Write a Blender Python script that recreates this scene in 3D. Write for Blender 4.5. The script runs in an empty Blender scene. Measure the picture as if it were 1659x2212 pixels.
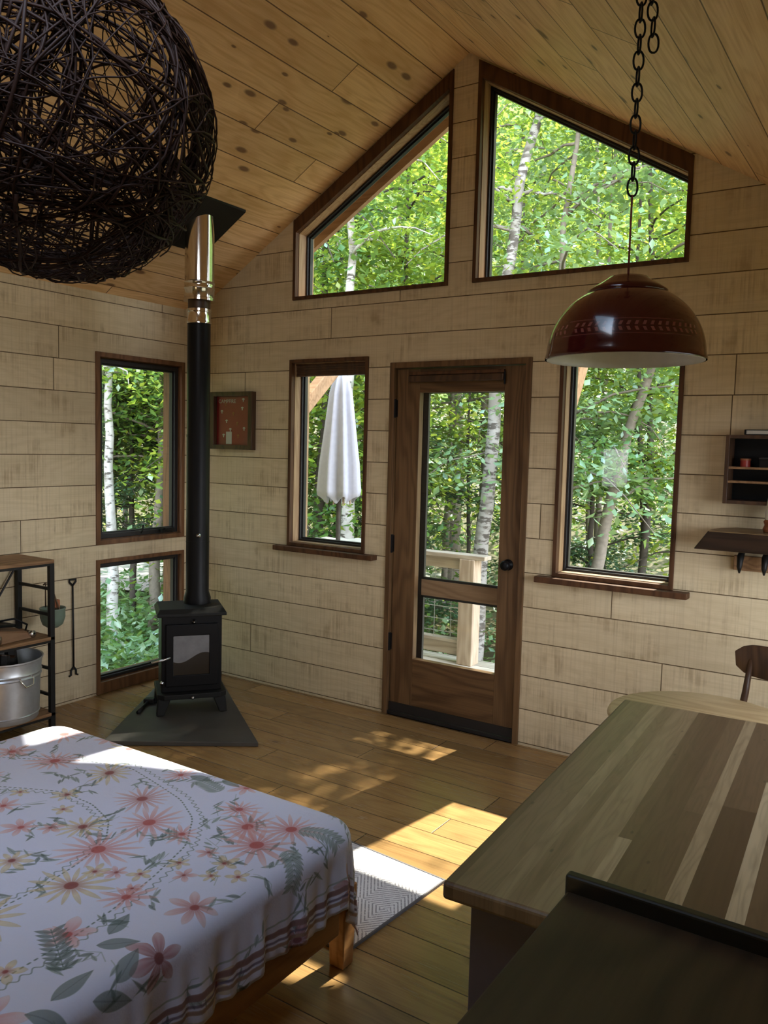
import bpy, math, random
import numpy as np
from mathutils import Vector, Matrix
from mathutils.geometry import tessellate_polygon
random.seed(7); RNG = np.random.default_rng(7)
S = bpy.context.scene
COL = S.collection
PI = math.pi
RZ, RX, K = 3.797, 2.09, 0.6024          # ridge height, ridge position, roof pitch
RIGHT, BACK, WT = 5.0, -6.6, 0.16        # room limits, wall thickness
ceil_z = lambda x: RZ - K * abs(x - RX)

# ------------------------------------------------------------------ mesh helpers
class MB:
    def __init__(s): s.v = []; s.f = []
    def add(s, vs, fs):
        o = len(s.v); s.v += [tuple(p) for p in vs]; s.f += [tuple(i + o for i in f) for f in fs]; return s
    def box(s, x0, x1, y0, y1, z0, z1, M=None):
        vs = [(x, y, z) for z in (z0, z1) for y in (y0, y1) for x in (x0, x1)]
        if M: vs = [M @ Vector(p) for p in vs]
        return s.add(vs, [(0, 2, 3, 1), (4, 5, 7, 6), (0, 1, 5, 4), (2, 6, 7, 3), (0, 4, 6, 2), (1, 3, 7, 5)])
    def tube(s, pts, r, n=8, closed=False, cap=True):
        P = [Vector(p) for p in pts]; m = len(P)
        R = r if isinstance(r, (list, tuple)) else [r] * m
        ref = None; vs = []; fs = []
        for i, p in enumerate(P):
            a = P[(i - 1) % m] if (closed or i) else p
            b = P[(i + 1) % m] if (closed or i < m - 1) else p
            t = (b - a)
            t = t.normalized() if t.length > 1e-9 else Vector((0, 0, 1))
            if ref is None:
                ref = t.orthogonal().normalized()
            ref = (ref - t * ref.dot(t))
            ref = ref.normalized() if ref.length > 1e-6 else t.orthogonal().normalized()
            bi = t.cross(ref)
            for k in range(n):
                q = 2 * PI * k / n
                vs.append(p + (ref * math.cos(q) + bi * math.sin(q)) * R[i])
        for i in range(m if closed else m - 1):
            j = (i + 1) % m
            for k in range(n):
                l = (k + 1) % n
                fs.append((i * n + k, i * n + l, j * n + l, j * n + k))
        if cap and not closed:
            fs.append(tuple(range(n - 1, -1, -1))); fs.append(tuple((m - 1) * n + k for k in range(n)))
        return s.add(vs, fs)
    def lathe(s, prof, n=32, c=(0, 0, 0), cap=True):
        vs = []; fs = []
        for r, z in prof:
            for k in range(n):
                q = 2 * PI * k / n; vs.append((c[0] + r * math.cos(q), c[1] + r * math.sin(q), c[2] + z))
        for i in range(len(prof) - 1):
            for k in range(n):
                l = (k + 1) % n; fs.append((i * n + k, i * n + l, (i + 1) * n + l, (i + 1) * n + k))
        if cap:
            if prof[0][0] > 1e-6: fs.append(tuple(range(n - 1, -1, -1)))
            if prof[-1][0] > 1e-6: fs.append(tuple((len(prof) - 1) * n + k for k in range(n)))
        return s.add(vs, fs)
    def prism(s, poly, fn, d0, d1):
        n = len(poly)
        vs = [fn(p, d0) for p in poly] + [fn(p, d1) for p in poly]
        fs = [tuple(range(n - 1, -1, -1)), tuple(range(n, 2 * n))] + [(i, (i + 1) % n, (i + 1) % n + n, i + n) for i in range(n)]
        return s.add(vs, fs)
    def ring(s, outer, inner, fn, d0, d1):
        n = len(outer); vs = [fn(p, d) for d in (d0, d1) for L in (outer, inner) for p in L]; fs = []
        for i in range(n):
            j = (i + 1) % n
            fs += [(i, j, n + j, n + i), (2 * n + i, 3 * n + i, 3 * n + j, 2 * n + j), (i, 2 * n + i, 2 * n + j, j), (n + i, n + j, 3 * n + j, 3 * n + i)]
        return s.add(vs, fs)
    def plate(s, outer, holes, fn, d0, d1):
        loops = [outer] + holes; pts = [p for L in loops for p in L]; n = len(pts)
        tr = tessellate_polygon([[Vector((p[0], p[1], 0)) for p in L] for L in loops])
        vs = [fn(p, d0) for p in pts] + [fn(p, d1) for p in pts]
        fs = [t for t in tr] + [tuple(i + n for i in reversed(t)) for t in tr]
        o = 0
        for L in loops:
            m = len(L)
            fs += [(o + i, o + (i + 1) % m, o + (i + 1) % m + n, o + i + n) for i in range(m)]; o += m
        return s.add(vs, fs)
    def build(s, name, mat, parent=None, smooth=False, bevel=0, loc=None, seg=2):
        me = bpy.data.meshes.new(name); me.from_pydata(s.v, [], s.f)
        import bmesh
        b = bmesh.new(); b.from_mesh(me); bmesh.ops.recalc_face_normals(b, faces=b.faces); b.to_mesh(me); b.free()
        for m in (mat if isinstance(mat, list) else [mat]): me.materials.append(m)
        if smooth:
            me.polygons.foreach_set('use_smooth', [True] * len(me.polygons))
        o = bpy.data.objects.new(name, me); COL.objects.link(o)
        if parent: o.parent = parent
        if loc: o.location = loc
        if bevel:
            q = o.modifiers.new('bevel', 'BEVEL'); q.width = bevel; q.segments = seg; q.limit_method = 'ANGLE'; q.angle_limit = 0.6
        if smooth == 'auto':
            q = o.modifiers.new('edges', 'EDGE_SPLIT'); q.split_angle = 0.6
        return o

def tag(o, label=None, cat=None, group=None, kind=None):
    for k, v in (('label', label), ('category', cat), ('group', group), ('kind', kind)):
        if v: o[k] = v
    return o
def empty(name, loc=(0, 0, 0), rz=0):
    o = bpy.data.objects.new(name, None); COL.objects.link(o); o.location = loc; o.rotation_euler = (0, 0, rz); o.empty_display_size = .05
    return o
def thing(name, label, cat, loc=(0, 0, 0), rz=0, group=None, kind=None):
    return tag(empty(name, loc, rz), label, cat, group, kind)
fG = lambda p, d: (p[0], d, p[1])        # gable-plane polygon (x,z) pushed along y
fL = lambda p, d: (d, p[0], p[1])        # side-wall polygon (y,z) pushed along x
fZ = lambda p, d: (p[0], p[1], d)
rect = lambda a0, a1, b0, b1: [(a0, b0), (a1, b0), (a1, b1), (a0, b1)]
def inset(poly, ts):
    n = len(poly); ts = ts if isinstance(ts, (list, tuple)) else [ts] * n
    area = sum(poly[i][0] * poly[(i + 1) % n][1] - poly[(i + 1) % n][0] * poly[i][1] for i in range(n))
    sg = 1 if area > 0 else -1; lines = []
    for i in range(n):
        a, b = Vector(poly[i]), Vector(poly[(i + 1) % n]); d = (b - a).normalized(); nn = Vector((-d.y, d.x)) * sg
        lines.append((a + nn * ts[i], d))
    out = []
    for i in range(n):
        p, d = lines[i - 1]; q, e = lines[i]
        den = d.x * e.y - d.y * e.x; t = ((q.x - p.x) * e.y - (q.y - p.y) * e.x) / den
        out.append(tuple(p + d * t))
    return out

# ------------------------------------------------------------------ material helpers
class M:
    def __init__(s, name):
        s.m = bpy.data.materials.new(name); s.m.use_nodes = True; s.t = s.m.node_tree; s.t.nodes.clear()
        s.out = s.t.nodes.new('ShaderNodeOutputMaterial')
    def n(s, typ, ins=None, **at):
        q = s.t.nodes.new('ShaderNode' + typ)
        for k, v in at.items(): setattr(q, k, v)
        for k, v in (ins or {}).items(): s.put(q.inputs[k], v)
        return q
    def put(s, sock, v):
        if isinstance(v, bpy.types.NodeSocket): s.t.links.new(v, sock)
        elif isinstance(v, bpy.types.Node): s.t.links.new(v.outputs[0], sock)
        else:
            if isinstance(v, tuple) and len(v) == 3 and sock.type == 'RGBA': v = (*v, 1)
            sock.default_value = v
    def math(s, op, a, b=0.0, c=0.0, clamp=False):
        q = s.n('Math', {0: a, 1: b, 2: c}, operation=op); q.use_clamp = clamp; return q.outputs[0]
    def xyz(s, kind='Object'):
        tc = s.n('TexCoord'); sp = s.n('SeparateXYZ', {0: tc.outputs[kind]}); return sp.outputs
    def vec(s, a, b, c): return s.n('CombineXYZ', {0: a, 1: b, 2: c}).outputs[0]
    def noise(s, v, scale=1., detail=4., rough=.55, dist=0.):
        return s.n('TexNoise', {'Vector': v, 'Scale': scale, 'Detail': detail, 'Roughness': rough, 'Distortion': dist}).outputs[0]
    def ramp(s, f, stops):
        q = s.n('ValToRGB', {0: f}); e = q.color_ramp.elements
        while len(e) < len(stops): e.new(.5)
        for i, (p, c) in enumerate(stops):
            e[i].position = p; e[i].color = (*c, 1) if len(c) == 3 else c
        return q.outputs[0]
    def mix(s, f, a, b, mode='MIX'):
        q = s.n('Mix', data_type='RGBA', blend_type=mode); q.clamp_factor = True
        s.put(q.inputs[0], f); s.put(q.inputs[6], a); s.put(q.inputs[7], b); return q.outputs[2]
    def step(s, x, lo, hi):
        return s.n('MapRange', {0: x, 1: lo, 2: hi, 3: 0., 4: 1.}, interpolation_type='SMOOTHSTEP').outputs[0]
    def bump(s, h, st=.3, d=.01): return s.n('Bump', {'Height': h, 'Strength': st, 'Distance': d}).outputs[0]
    def pbr(s, **k):
        q = s.n('BsdfPrincipled')
        names = dict(color='Base Color', rough='Roughness', metal='Metallic', normal='Normal', spec='Specular IOR Level', coat='Coat Weight', sheen='Sheen Weight', emit='Emission Color', emits='Emission Strength')
        for a, v in k.items(): s.put(q.inputs[names[a]], v)
        s.t.links.new(q.outputs[0], s.out.inputs[0]); return s.m

def plain(name, c, rough=.5, metal=0., var=.12, scale=30, bump=0., spec=.5):
    m = M(name); tc = m.n('TexCoord').outputs['Object']; nz = m.noise(tc, scale, 3)
    col = m.mix(nz, tuple(x * (1 - var) for x in c), tuple(min(1, x * (1 + var)) for x in c))
    kw = dict(color=col, rough=rough, metal=metal, spec=spec)
    if bump: kw['normal'] = m.bump(nz, bump, .004)
    return m.pbr(**kw)

def wood(name, dark, light, across='x', along='y', kx=1., pitch=None, off=0., length=2.4, gw=.003, ga=9., gl=.7, rough=.45, vary=.25,
         knots=None, saw=None, gcol=(.03, .02, .012), spec=.4, rings=.35, third='z', gloss=None):
    m = M(name); X = m.xyz(); ix = dict(x=0, y=1, z=2)
    a = m.math('MULTIPLY', X[ix[across]], kx); l = X[ix[along]]; c = X[ix[third]]
    groove = None; r2 = 0.0
    if pitch:
        u = m.math('DIVIDE', m.math('SUBTRACT', a, off), pitch); i = m.math('FLOOR', u); f = m.math('FRACT', u)
        r1 = m.n('TexWhiteNoise', {'W': i}, noise_dimensions='1D').outputs[0]
        ls = m.math('DIVIDE', m.math('ADD', l, m.math('MULTIPLY', r1, 17.3)), length)
        j = m.math('FLOOR', ls); fj = m.math('FRACT', ls)
        r2 = m.n('TexWhiteNoise', {'Vector': m.vec(i, j, 0.)}, noise_dimensions='2D').outputs[0]
        e1 = m.math('MINIMUM', f, m.math('SUBTRACT', 1., f)); e2 = m.math('MINIMUM', fj, m.math('SUBTRACT', 1., fj))
        d = m.math('MINIMUM', m.math('MULTIPLY', e1, pitch), m.math('MULTIPLY', e2, length))
        groove = m.math('SUBTRACT', 1., m.step(d, gw * .35, gw))
        sh = m.math('MULTIPLY', r2, 61.)
    else: sh = 0.
    va = m.math('ADD', m.math('MULTIPLY', a, ga), sh); vc = m.math('MULTIPLY', c, ga)
    vl = m.math('ADD', m.math('MULTIPLY', l, gl), sh)
    warp = m.noise(m.vec(m.math('MULTIPLY', va, .35), vl, vc), 1.3, 2)
    # broad cathedral rings plus fine fibre
    rg = m.math('SINE', m.math('ADD', m.math('MULTIPLY', va, 7.5), m.math('MULTIPLY', warp, 60.)))
    rg = m.math('POWER', m.math('MULTIPLY_ADD', rg, .5, .5), 1.6)
    fib = m.noise(m.vec(m.math('MULTIPLY', va, 7.), m.math('MULTIPLY', vl, 1.6), vc), 2., 5, .65)
    g = m.math('ADD', m.math('MULTIPLY', rg, rings), m.math('MULTIPLY', fib, 1. - rings))
    g = m.math('ADD', g, m.math('MULTIPLY', m.math('SUBTRACT', warp, .5), .35))
    col = m.mix(m.step(g, .1, .95), light, dark)
    if pitch:
        k = m.math('ADD', 1. - vary / 2, m.math('MULTIPLY', r2, vary))
        col = m.mix(1., col, m.n('CombineColor', {0: k, 1: m.math('MULTIPLY', k, .985), 2: m.math('MULTIPLY', k, .96)}).outputs[0], 'MULTIPLY')
    if knots:
        ks, kth, kc = knots
        vo = m.n('TexVoronoi', {'Vector': m.vec(m.math('MULTIPLY', va, ks / ga), m.math('MULTIPLY', vl, ks * .42 / gl), 0.), 'Scale': 1.}, voronoi_dimensions='2D')
        rr = m.n('SeparateColor', {0: vo.outputs[1]}).outputs
        size = m.math('MULTIPLY', m.math('SUBTRACT', rr[0], .35, clamp=True), kth / .65)
        size = m.math('MAXIMUM', size, .0005)
        dd = m.math('ADD', vo.outputs[0], m.math('MULTIPLY', m.math('SUBTRACT', fib, .5), .05))
        q = m.math('SUBTRACT', 1., m.step(dd, m.math('MULTIPLY', size, .45), size))
        halo = m.math('SUBTRACT', 1., m.step(dd, size, m.math('MULTIPLY', size, 3.2)))
        col = m.mix(m.math('MULTIPLY', halo, .38), col, dark)
        col = m.mix(m.math('MULTIPLY', q, .85), col, kc)
    h = g
    if saw:
        sc, sd = saw
        st = m.noise(m.vec(m.math('MULTIPLY', va, .16), m.math('MULTIPLY', vl, 75. / gl * .9), 0.), 1., 3, .6)
        bl = m.noise(m.vec(m.math('MULTIPLY', va, .75), m.math('MULTIPLY', vl, 3.4 / gl), 5.), 1., 4, .6)
        bl = m.step(bl, .47, .66)
        sm = m.noise(m.vec(m.math('MULTIPLY', va, .5), m.math('MULTIPLY', vl, 17. / gl), 9.), 1., 3, .6)
        mk = m.math('MULTIPLY', bl, m.step(m.math('ADD', m.math('MULTIPLY', st, .5), m.math('MULTIPLY', sm, .5)), .43, .60))
        col = m.mix(m.math('MULTIPLY', mk, .52), col, sc)
        col = m.mix(m.math('MULTIPLY', m.step(st, .45, .70), .34), col, sd)
        col = m.mix(m.math('MULTIPLY', m.step(m.noise(m.vec(m.math('MULTIPLY', va, .3), m.math('MULTIPLY', vl, 1.1 / gl), 2.), 1., 3), .45, .7), .22), col, sd)
        h = st
    nrm = None
    if groove is not None:
        col = m.mix(groove, col, gcol); h = m.math('SUBTRACT', m.math('MULTIPLY', h, .25), m.math('MULTIPLY', groove, 2.))
    nrm = m.bump(h, .35, .002)
    return m.pbr(color=col, rough=gloss if gloss else m.math('ADD', rough, m.math('MULTIPLY', g, .12)), normal=nrm, spec=spec)

def glass(name, gain=1.15, tint=(.97, .985, .975)):
    m = M(name); fr = m.n('Fresnel', {'IOR': 1.45})
    f = m.math('MULTIPLY', m.math('MULTIPLY', fr.outputs[0], gain, clamp=True), m.math('SUBTRACT', 1., m.n('NewGeometry').outputs['Backfacing']))
    mx = m.n('MixShader', {0: f, 1: m.n('BsdfTransparent', {0: (*tint, 1)}), 2: m.n('BsdfAnisotropic', {'Roughness': 0.0})})
    m.t.links.new(mx.outputs[0], m.out.inputs[0]); return m.m

def leafmat(name, cols, trans=.5):
    m = M(name); g = m.n('NewGeometry'); rnd = g.outputs['Random Per Island']
    n = len(cols); col = m.ramp(rnd, [(i / (n - 1), c) for i, c in enumerate(cols)])
    d = m.n('BsdfDiffuse', {0: col}); t = m.n('BsdfTranslucent', {0: m.mix(.35, col, (.62, .72, .10))})
    a = m.n('MixShader', {0: trans, 1: d, 2: t}); gl = m.n('BsdfAnisotropic', {0: (.75, .85, .9, 1), 'Roughness': .35})
    b = m.n('MixShader', {0: .11, 1: a, 2: gl}); m.t.links.new(b.outputs[0], m.out.inputs[0]); return m.m

WALLC = dict(dark=(.56, .465, .295), light=(.71, .61, .42), saw=((.25, .165, .085), (.46, .37, .24)), rough=.6, vary=.14, gw=.0035, gcol=(.10, .065, .032), spec=.2, rings=.15, ga=7., gl=.8)
MT = dict(
    wall_g=wood('wall_boards_gable', across='z', along='x', third='y', pitch=.19, off=.016, length=3.1, **WALLC),
    wall_s=wood('wall_boards_side', across='z', along='y', third='x', pitch=.19, off=.016, length=2.7, **WALLC),
    ceil=wood('pine_ceiling', (.60, .36, .155), (.86, .62, .345), 'x', 'y', kx=1.167, pitch=.197, off=RX * 1.167, length=2.9, gw=.0042, ga=8., gl=.75, rough=.42, vary=.2,
              knots=(6.6, .20, (.13, .055, .022)), gcol=(.13, .06, .02), rings=.2),
    floor=wood('oak_floor', (.175, .095, .034), (.36, .22, .088), 'y', 'x', pitch=.168, off=-.023, length=1.75, gw=.003, ga=8., gl=.7, rough=.20, vary=.5,
               knots=(2.6, .10, (.10, .05, .02)), gcol=(.035, .018, .008), rings=.16),
    trim=wood('dark_trim', (.05, .021, .009), (.11, .05, .022), 'x', 'z', third='y', rough=.45, spec=.25),
    trims=wood('dark_trim_side', (.10, .044, .017), (.20, .095, .040), 'y', 'z', third='x', rough=.4),
    jamb=wood('jamb_wood', (.27, .16, .08), (.42, .28, .15), 'x', 'z', third='y', rough=.45),
    door=wood('door_oak', (.075, .038, .016), (.185, .105, .047), 'x', 'z', third='y', ga=11., gl=.55, rough=.38, rings=.28, spec=.3),
    doorh=wood('door_oak_rail', (.065, .031, .013), (.175, .097, .042), 'z', 'x', third='y', ga=11., gl=.55, rough=.38, rings=.28, spec=.3),
    sash=plain('black_gasket', (.012, .011, .012), .45),
    steel=plain('brushed_grey', (.35, .35, .36), .4, .6),
    glass=glass('window_glass'),
    picglass=glass('picture_glass', gain=.12),
    black=plain('black_steel', (.0055, .0055, .006), .42, 0., spec=.18),
    iron=plain('black_iron', (.010, .0095, .009), .5, 0., spec=.3),
    cast=plain('matte_cast_iron', (.009, .009, .008), .6, 0., .3, 60, .15, spec=.25),
    chrome=plain('stainless_steel', (.72, .69, .65), .13, 1., .04, 8),
    silver=plain('silver_metal', (.7, .7, .7), .25, 1.),
    galv=plain('galvanised_steel', (.56, .58, .60), .34, .65, .2, 22),
    walnut=wood('walnut', (.035, .017, .009), (.09, .045, .022), 'x', 'z', third='y', rough=.35),
    darkslab=wood('dark_slab', (.014, .007, .004), (.036, .018, .010), 'y', 'x', rough=.38),
    slabtop=wood('slab_top', (.10, .06, .025), (.21, .135, .06), 'y', 'x', rough=.4),
    shelfb=wood('shelf_board', (.15, .075, .032), (.31, .175, .08), 'x', 'y', rough=.5),
    bed=wood('bed_wood', (.30, .135, .045), (.47, .245, .095), 'z', 'y', third='x', rough=.42),
    maple=wood('pale_wood_top', (.36, .25, .125), (.52, .40, .22), 'y', 'x', rough=.35),
    noodle=wood('dark_stained_board', (.030, .021, .012), (.065, .045, .025), 'x', 'y', ga=5., rough=.5, rings=.3),
    noodlelip=plain('dark_stained_lip', (.022, .021, .014), .5),
    cab=plain('slate_paint', (.12, .105, .135), .55),
    white=plain('white_enamel', (.72, .71, .66), .35),
    offwhite=plain('off_white', (.62, .58, .5), .6),
    red=plain('red', (.32, .03, .02), .4),
    cream=plain('cream_paper', (.55, .52, .47), .7),
    stone=plain('slate_stone', (.055, .05, .042), .6, 0., .35, 9, .3),
    hearthedge=plain('slate_edge', (.04, .04, .036), .6),
    leather=plain('brown_leather', (.23, .12, .06), .5),
    green_pot=plain('green_enamel', (.16, .22, .17), .35),
    terracotta=plain('terracotta', (.33, .12, .05), .7),
    cord=plain('red_cord', (.16, .03, .02), .7),
    rope=plain('brown_cord', (.12, .075, .04), .8),
    deck=wood('deck_boards', (.42, .36, .28), (.62, .56, .47), 'y', 'x', pitch=.14, length=3.6, gw=.006, rough=.7),
    cedar=wood('weathered_cedar', (.30, .22, .15), (.48, .38, .28), 'x', 'z', third='y', rough=.7),
    cedarh=wood('weathered_cedar_rail', (.27, .215, .16), (.44, .37, .29), 'z', 'x', third='y', rough=.7),
    barge=wood('barge_board', (.26, .15, .08), (.40, .25, .145), 'z', 'x', third='y', rough=.6),
    canvas=plain('umbrella_canvas', (.40, .40, .45), .8),
    bark=plain('grey_bark', (.17, .145, .115), .9, 0., .5, 26, .6),
    darkbark=plain('dark_bark', (.055, .045, .036), .9, 0., .5, 26, .6),
    coal=plain('charred_wood', (.02, .018, .016), .8, 0., .6, 40, .5),
    earth=plain('forest_floor', (.085, .075, .035), .95, 0., .6, 3, .5),
    gravel=plain('gravel', (.36, .35, .34), .95, 0., .25, 30, .5),
    wire=plain('wire_mesh', (.45, .45, .45), .4, .7),
)
def birchmat(c=(.43, .42, .39), th=.54):
    m = M('birch_bark'); X = m.xyz()
    nz = m.noise(m.vec(m.math('MULTIPLY', X[0], 9.), m.math('MULTIPLY', X[1], 9.), m.math('MULTIPLY', X[2], 26.)), 1., 4, .6)
    big = m.noise(m.vec(m.math('MULTIPLY', X[0], 4.), m.math('MULTIPLY', X[1], 4.), m.math('MULTIPLY', X[2], 3.)), 1., 3)
    col = m.mix(m.step(nz, th, th + .1), c, (.07, .06, .05)); col = m.mix(m.step(big, .5, .66), col, (.20, .18, .15))
    return m.pbr(color=col, rough=.85)
MT['birch'] = birchmat(); MT['spotted'] = birchmat((.30, .285, .26), .47)
GREEN = dict(
    sun=leafmat('sunlit_leaves', [(0.128, 0.256, 0.019), (0.256, 0.384, 0.026), (0.077, 0.205, 0.026), (0.435, 0.461, 0.038), (0.154, 0.307, 0.038)], .6),
    mid=leafmat('mid_green_leaves', [(0.064, 0.179, 0.038), (0.115, 0.243, 0.051), (0.038, 0.128, 0.038), (0.166, 0.307, 0.064)], .5),
    dark=leafmat('blue_green_needles', [(0.032, 0.096, 0.051), (0.064, 0.154, 0.077), (0.026, 0.070, 0.041), (0.115, 0.218, 0.128)], .35),
    pale=leafmat('pale_leaves', [(0.205, 0.346, 0.179), (0.128, 0.256, 0.090), (0.320, 0.448, 0.256), (0.102, 0.218, 0.064)], .45),
)
# ------------------------------------------------------------------ room shell
gpoly = [(-.0, -.02), (RIGHT, -.02), (RIGHT, ceil_z(RIGHT)), (RX, RZ), (0, ceil_z(0))]
DX0, DX1, DH = 1.6285, 2.5338, 2.13
W_l = rect(.85, 1.469, .97, 2.174); W_r = rect(2.694, 3.325, .962, 2.174)
ul = [(.866, 2.55), (2.0, 2.55), (2.0, ceil_z(2.0) - .012), (.866, ceil_z(.866) - .012)]
ur = [(2.156, 2.552), (3.316, 2.552), (3.316, ceil_z(3.316) - .012), (2.156, ceil_z(2.156) - .012)]
door_hole = [(DX0, -.021), (DX1, -.021), (DX1, DH), (DX0, DH)]
door_hole = [(DX0, 0.0), (DX1, 0.0), (DX1, DH), (DX0, DH)]
def struct(o, label=None):
    o['kind'] = 'structure'
    if label: o['label'] = label
    return o
struct(MB().plate(gpoly, [W_l, W_r, ul, ur, door_hole], fG, 0, WT).build('wall_front', MT['wall_g']), 'whitewashed plank gable wall with the door and casement windows')
w5 = rect(-.8517, -.1227, .966, 2.174); w6 = rect(-.8517, -.1227, .004, .872)
w9 = rect(-2.7, -.30, .80, 1.94)
struct(MB().plate([(BACK, -.02), (0, -.02), (0, ceil_z(0)), (BACK, ceil_z(0))], [w5, w6], fL, -WT, 0).build('wall_left', MT['wall_s']), 'whitewashed plank side wall behind the wood stove')
struct(MB().plate([(BACK, -.02), (0, -.02), (0, ceil_z(RIGHT)), (BACK, ceil_z(RIGHT))], [w9], fL, RIGHT, RIGHT + WT).build('wall_right', MT['wall_s']))
w8 = rect(.55, 1.05, 1.08, 1.74)
struct(MB().plate(gpoly, [w8], fG, BACK - WT, BACK).build('wall_back', MT['wall_g']))
struct(MB().box(-WT, RIGHT + WT, BACK - WT, WT, -.08, 0).build('floor', MT['floor']), 'wide oak plank floor')
sky_h = [(2.70, -4.5), (3.70, -4.5), (3.70, -2.9), (2.70, -2.9)]  # roof opening for the added skylight
fC = lambda p, d: (p[0], p[1], ceil_z(p[0]) + d)
cm = MB()
cm.plate([(-.45, BACK - .2), (RX, BACK - .2), (RX, .27), (-.45, .27)], [], fC, 0, .16)
cm.plate([(RX, BACK - .2), (RIGHT + .4, BACK - .2), (RIGHT + .4, .27), (RX, .27)], [sky_h], fC, 0, .16)
struct(cm.build('ceiling', MT['ceil']), 'knotty pine plank ceiling with a ridge')

def window(name, poly, fn, side, t_trim, d_in, d_glass, label, mat, jm=None, sash_t=.03, thick=None):
    r = struct(empty(name), label)
    sg = side      # +1: outside is +d
    ins = inset(poly, t_trim)
    MB().ring(poly, ins, fn, -sg * d_in, sg * .02).build('casing', mat, r, bevel=.002)
    MB().ring(inset(poly, .0005), inset(poly, [a + .004 for a in (t_trim if isinstance(t_trim, list) else [t_trim] * len(poly))]), fn, sg * .021, sg * (WT + .01)).build('jamb', jm or mat, r)
    s0 = inset(ins, .005); s1 = inset(s0, sash_t)
    MB().ring(s0, s1, fn, sg * (d_glass - .03), sg * (d_glass + .02)).build('sash', MT['sash'], r, bevel=.002)
    s2 = inset(s1, .010)
    MB().ring(s1, s2, fn, sg * (d_glass - .014), sg * (d_glass + .014)).build('gasket', MT['sash'], r)
    MB().prism(inset(s1, .004), fn, sg * (d_glass - .003), sg * (d_glass + .003)).build('pane', MT['glass'], r)
    return r
window('window_1', ul, fG, 1, [.022, .022, .075, .022], .012, .12, 'trapezoid gable window rising towards the ridge, left of the centre post', MT['trim'], MT['jamb'], .012)
window('window_2', ur, fG, 1, [.022, .022, .075, .022], .012, .12, 'trapezoid gable window falling away from the ridge, behind the lamp chain', MT['trim'], MT['jamb'], .012)
wl = window('window_3', W_l, fG, 1, .022, .012, .11, 'casement window with a folded patio umbrella behind it', MT['trim'], MT['jamb'], .012)
wr = window('window_4', W_r, fG, 1, .022, .012, .11, 'casement window below the red pendant lamp', MT['trim'], MT['jamb'], .012)
MB().box(.775, 1.56, -.065, .09, .938, .969).build('stool', MT['trim'], wl, bevel=.003)
MB().box(2.615, 3.405, -.065, .09, .930, .961).build('stool', MT['trim'], wr, bevel=.003)
wa = window('window_5', w5, fL, -1, .030, .012, .05, 'tall side window beside the black stovepipe', MT['trims'], None, .03)
cr = MB().tube([(.02, -.30, 1.03), (.035, -.32, 1.035), (.03, -.25, 1.015)], .008).box(.0, .02, -.33, -.24, 1.012, 1.04); cr.build('crank_handle', MT['iron'], wa)
MB().tube([(.008, -.50, 1.02), (.02, -.50, 1.035), (.022, -.495, 1.075)], .006).build('latch', MT['iron'], wa)
wb = window('window_6', w6, fL, -1, [.075, .025, .025, .025], .012, .05, 'low side window at floor level behind the wood stove', MT['trims'], None, .02)
window('window_8', w8, lambda p, d: (p[0], BACK + d, p[1]), -1, .03, .012, .08, None, MT['trim'])
window('added_skylight', sky_h, fC, 1, .03, .012, .10, None, MT['trims'])  # unseen skylight, added to throw daylight on the bed
window('unseen_side_window', w9, lambda p, d: (RIGHT + d, p[0], p[1]), 1, .03, .012, .08, None, MT['trims'])  # unseen window, placed out of view to light left wall and ceiling

# door
d = struct(empty('door_1'), 'brown wooden glazed door with a dark knob and black hinges')
MB().ring([(DX0, 0), (DX1, 0), (DX1, DH), (DX0, DH)], [(DX0 + .034, .0), (DX1 - .034, .0), (DX1 - .034, DH - .034), (DX0 + .034, DH - .034)], fG, -.012, WT).build('door_frame', MT['door'], d, bevel=.003)
sx0, sx1, gx0, gx1, gz0, gz1, sz0, sz1 = DX0 + .038, DX1 - .038, 1.823, 2.366, .362, 1.953, .035, DH - .038
y0, y1 = .018, .062
MB().box(sx0, gx0, y0, y1, sz0, sz1).build('stile', MT['door'], d, bevel=.002)
MB().box(gx1, sx1, y0, y1, sz0, sz1).build('stile', MT['door'], d, bevel=.002)
MB().box(gx0, gx1, y0, y1, gz1, sz1).build('top_rail', MT['doorh'], d, bevel=.002)
MB().box(gx0, gx1, y0, y1, sz0, gz0).build('bottom_rail', MT['doorh'], d, bevel=.002)
MB().prism(rect(gx0, gx1, gz0, gz1), fG, .046, .052).build('pane', MT['glass'], d)
sr = MB().ring(rect(gx0 - .06, gx1 + .06, gz0 - .08, gz1 + .04), rect(gx0 + .012, gx1 - .004, gz0 - .02, gz1 + .0), fG, .105, .125)
sr.box(gx0, gx1, .105, .125, .728, .742).box(gx0, gx1, .105, .125, .838, .852)
sr.build('storm_door_frame', MT['sash'], d)
MB().box(gx0, gx1, .100, .130, .742, .838).build('storm_door_rail', MT['barge'], d)
MB().box(DX0 + .034, DX1 - .034, .0, WT, .0, .02).build('threshold', MT['sash'], d)
MB().box(sx0, sx1, .010, .018, .022, .075).build('door_sweep', MT['sash'], d)
kb = MB()
prof = [(.0001, -.062), (.020, -.060), (.028, -.048), (.028, -.036), (.014, -.024), (.012, -.010), (.030, -.006), (.032, 0)]
kb.lathe(prof, 24); ko = kb.build('knob', MT['black'], d, smooth=True); ko.rotation_euler = (-PI / 2, 0, 0); ko.location = (2.426, .018, .995)
for e in kb.v: pass
ko.data.transform(Matrix.Scale(-1, 4, (0, 0, 1))); ko.rotation_euler = (PI / 2, 0, 0)
for z in (1.86, 1.05, .45):
    h = MB().box(DX0 + .028, DX0 + .044, -.004, .022, z - .05, z + .05).tube([(DX0 + .036, .0, z - .055), (DX0 + .036, .0, z + .055)], .008); h.build('hinge', MT['black'], d)

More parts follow.
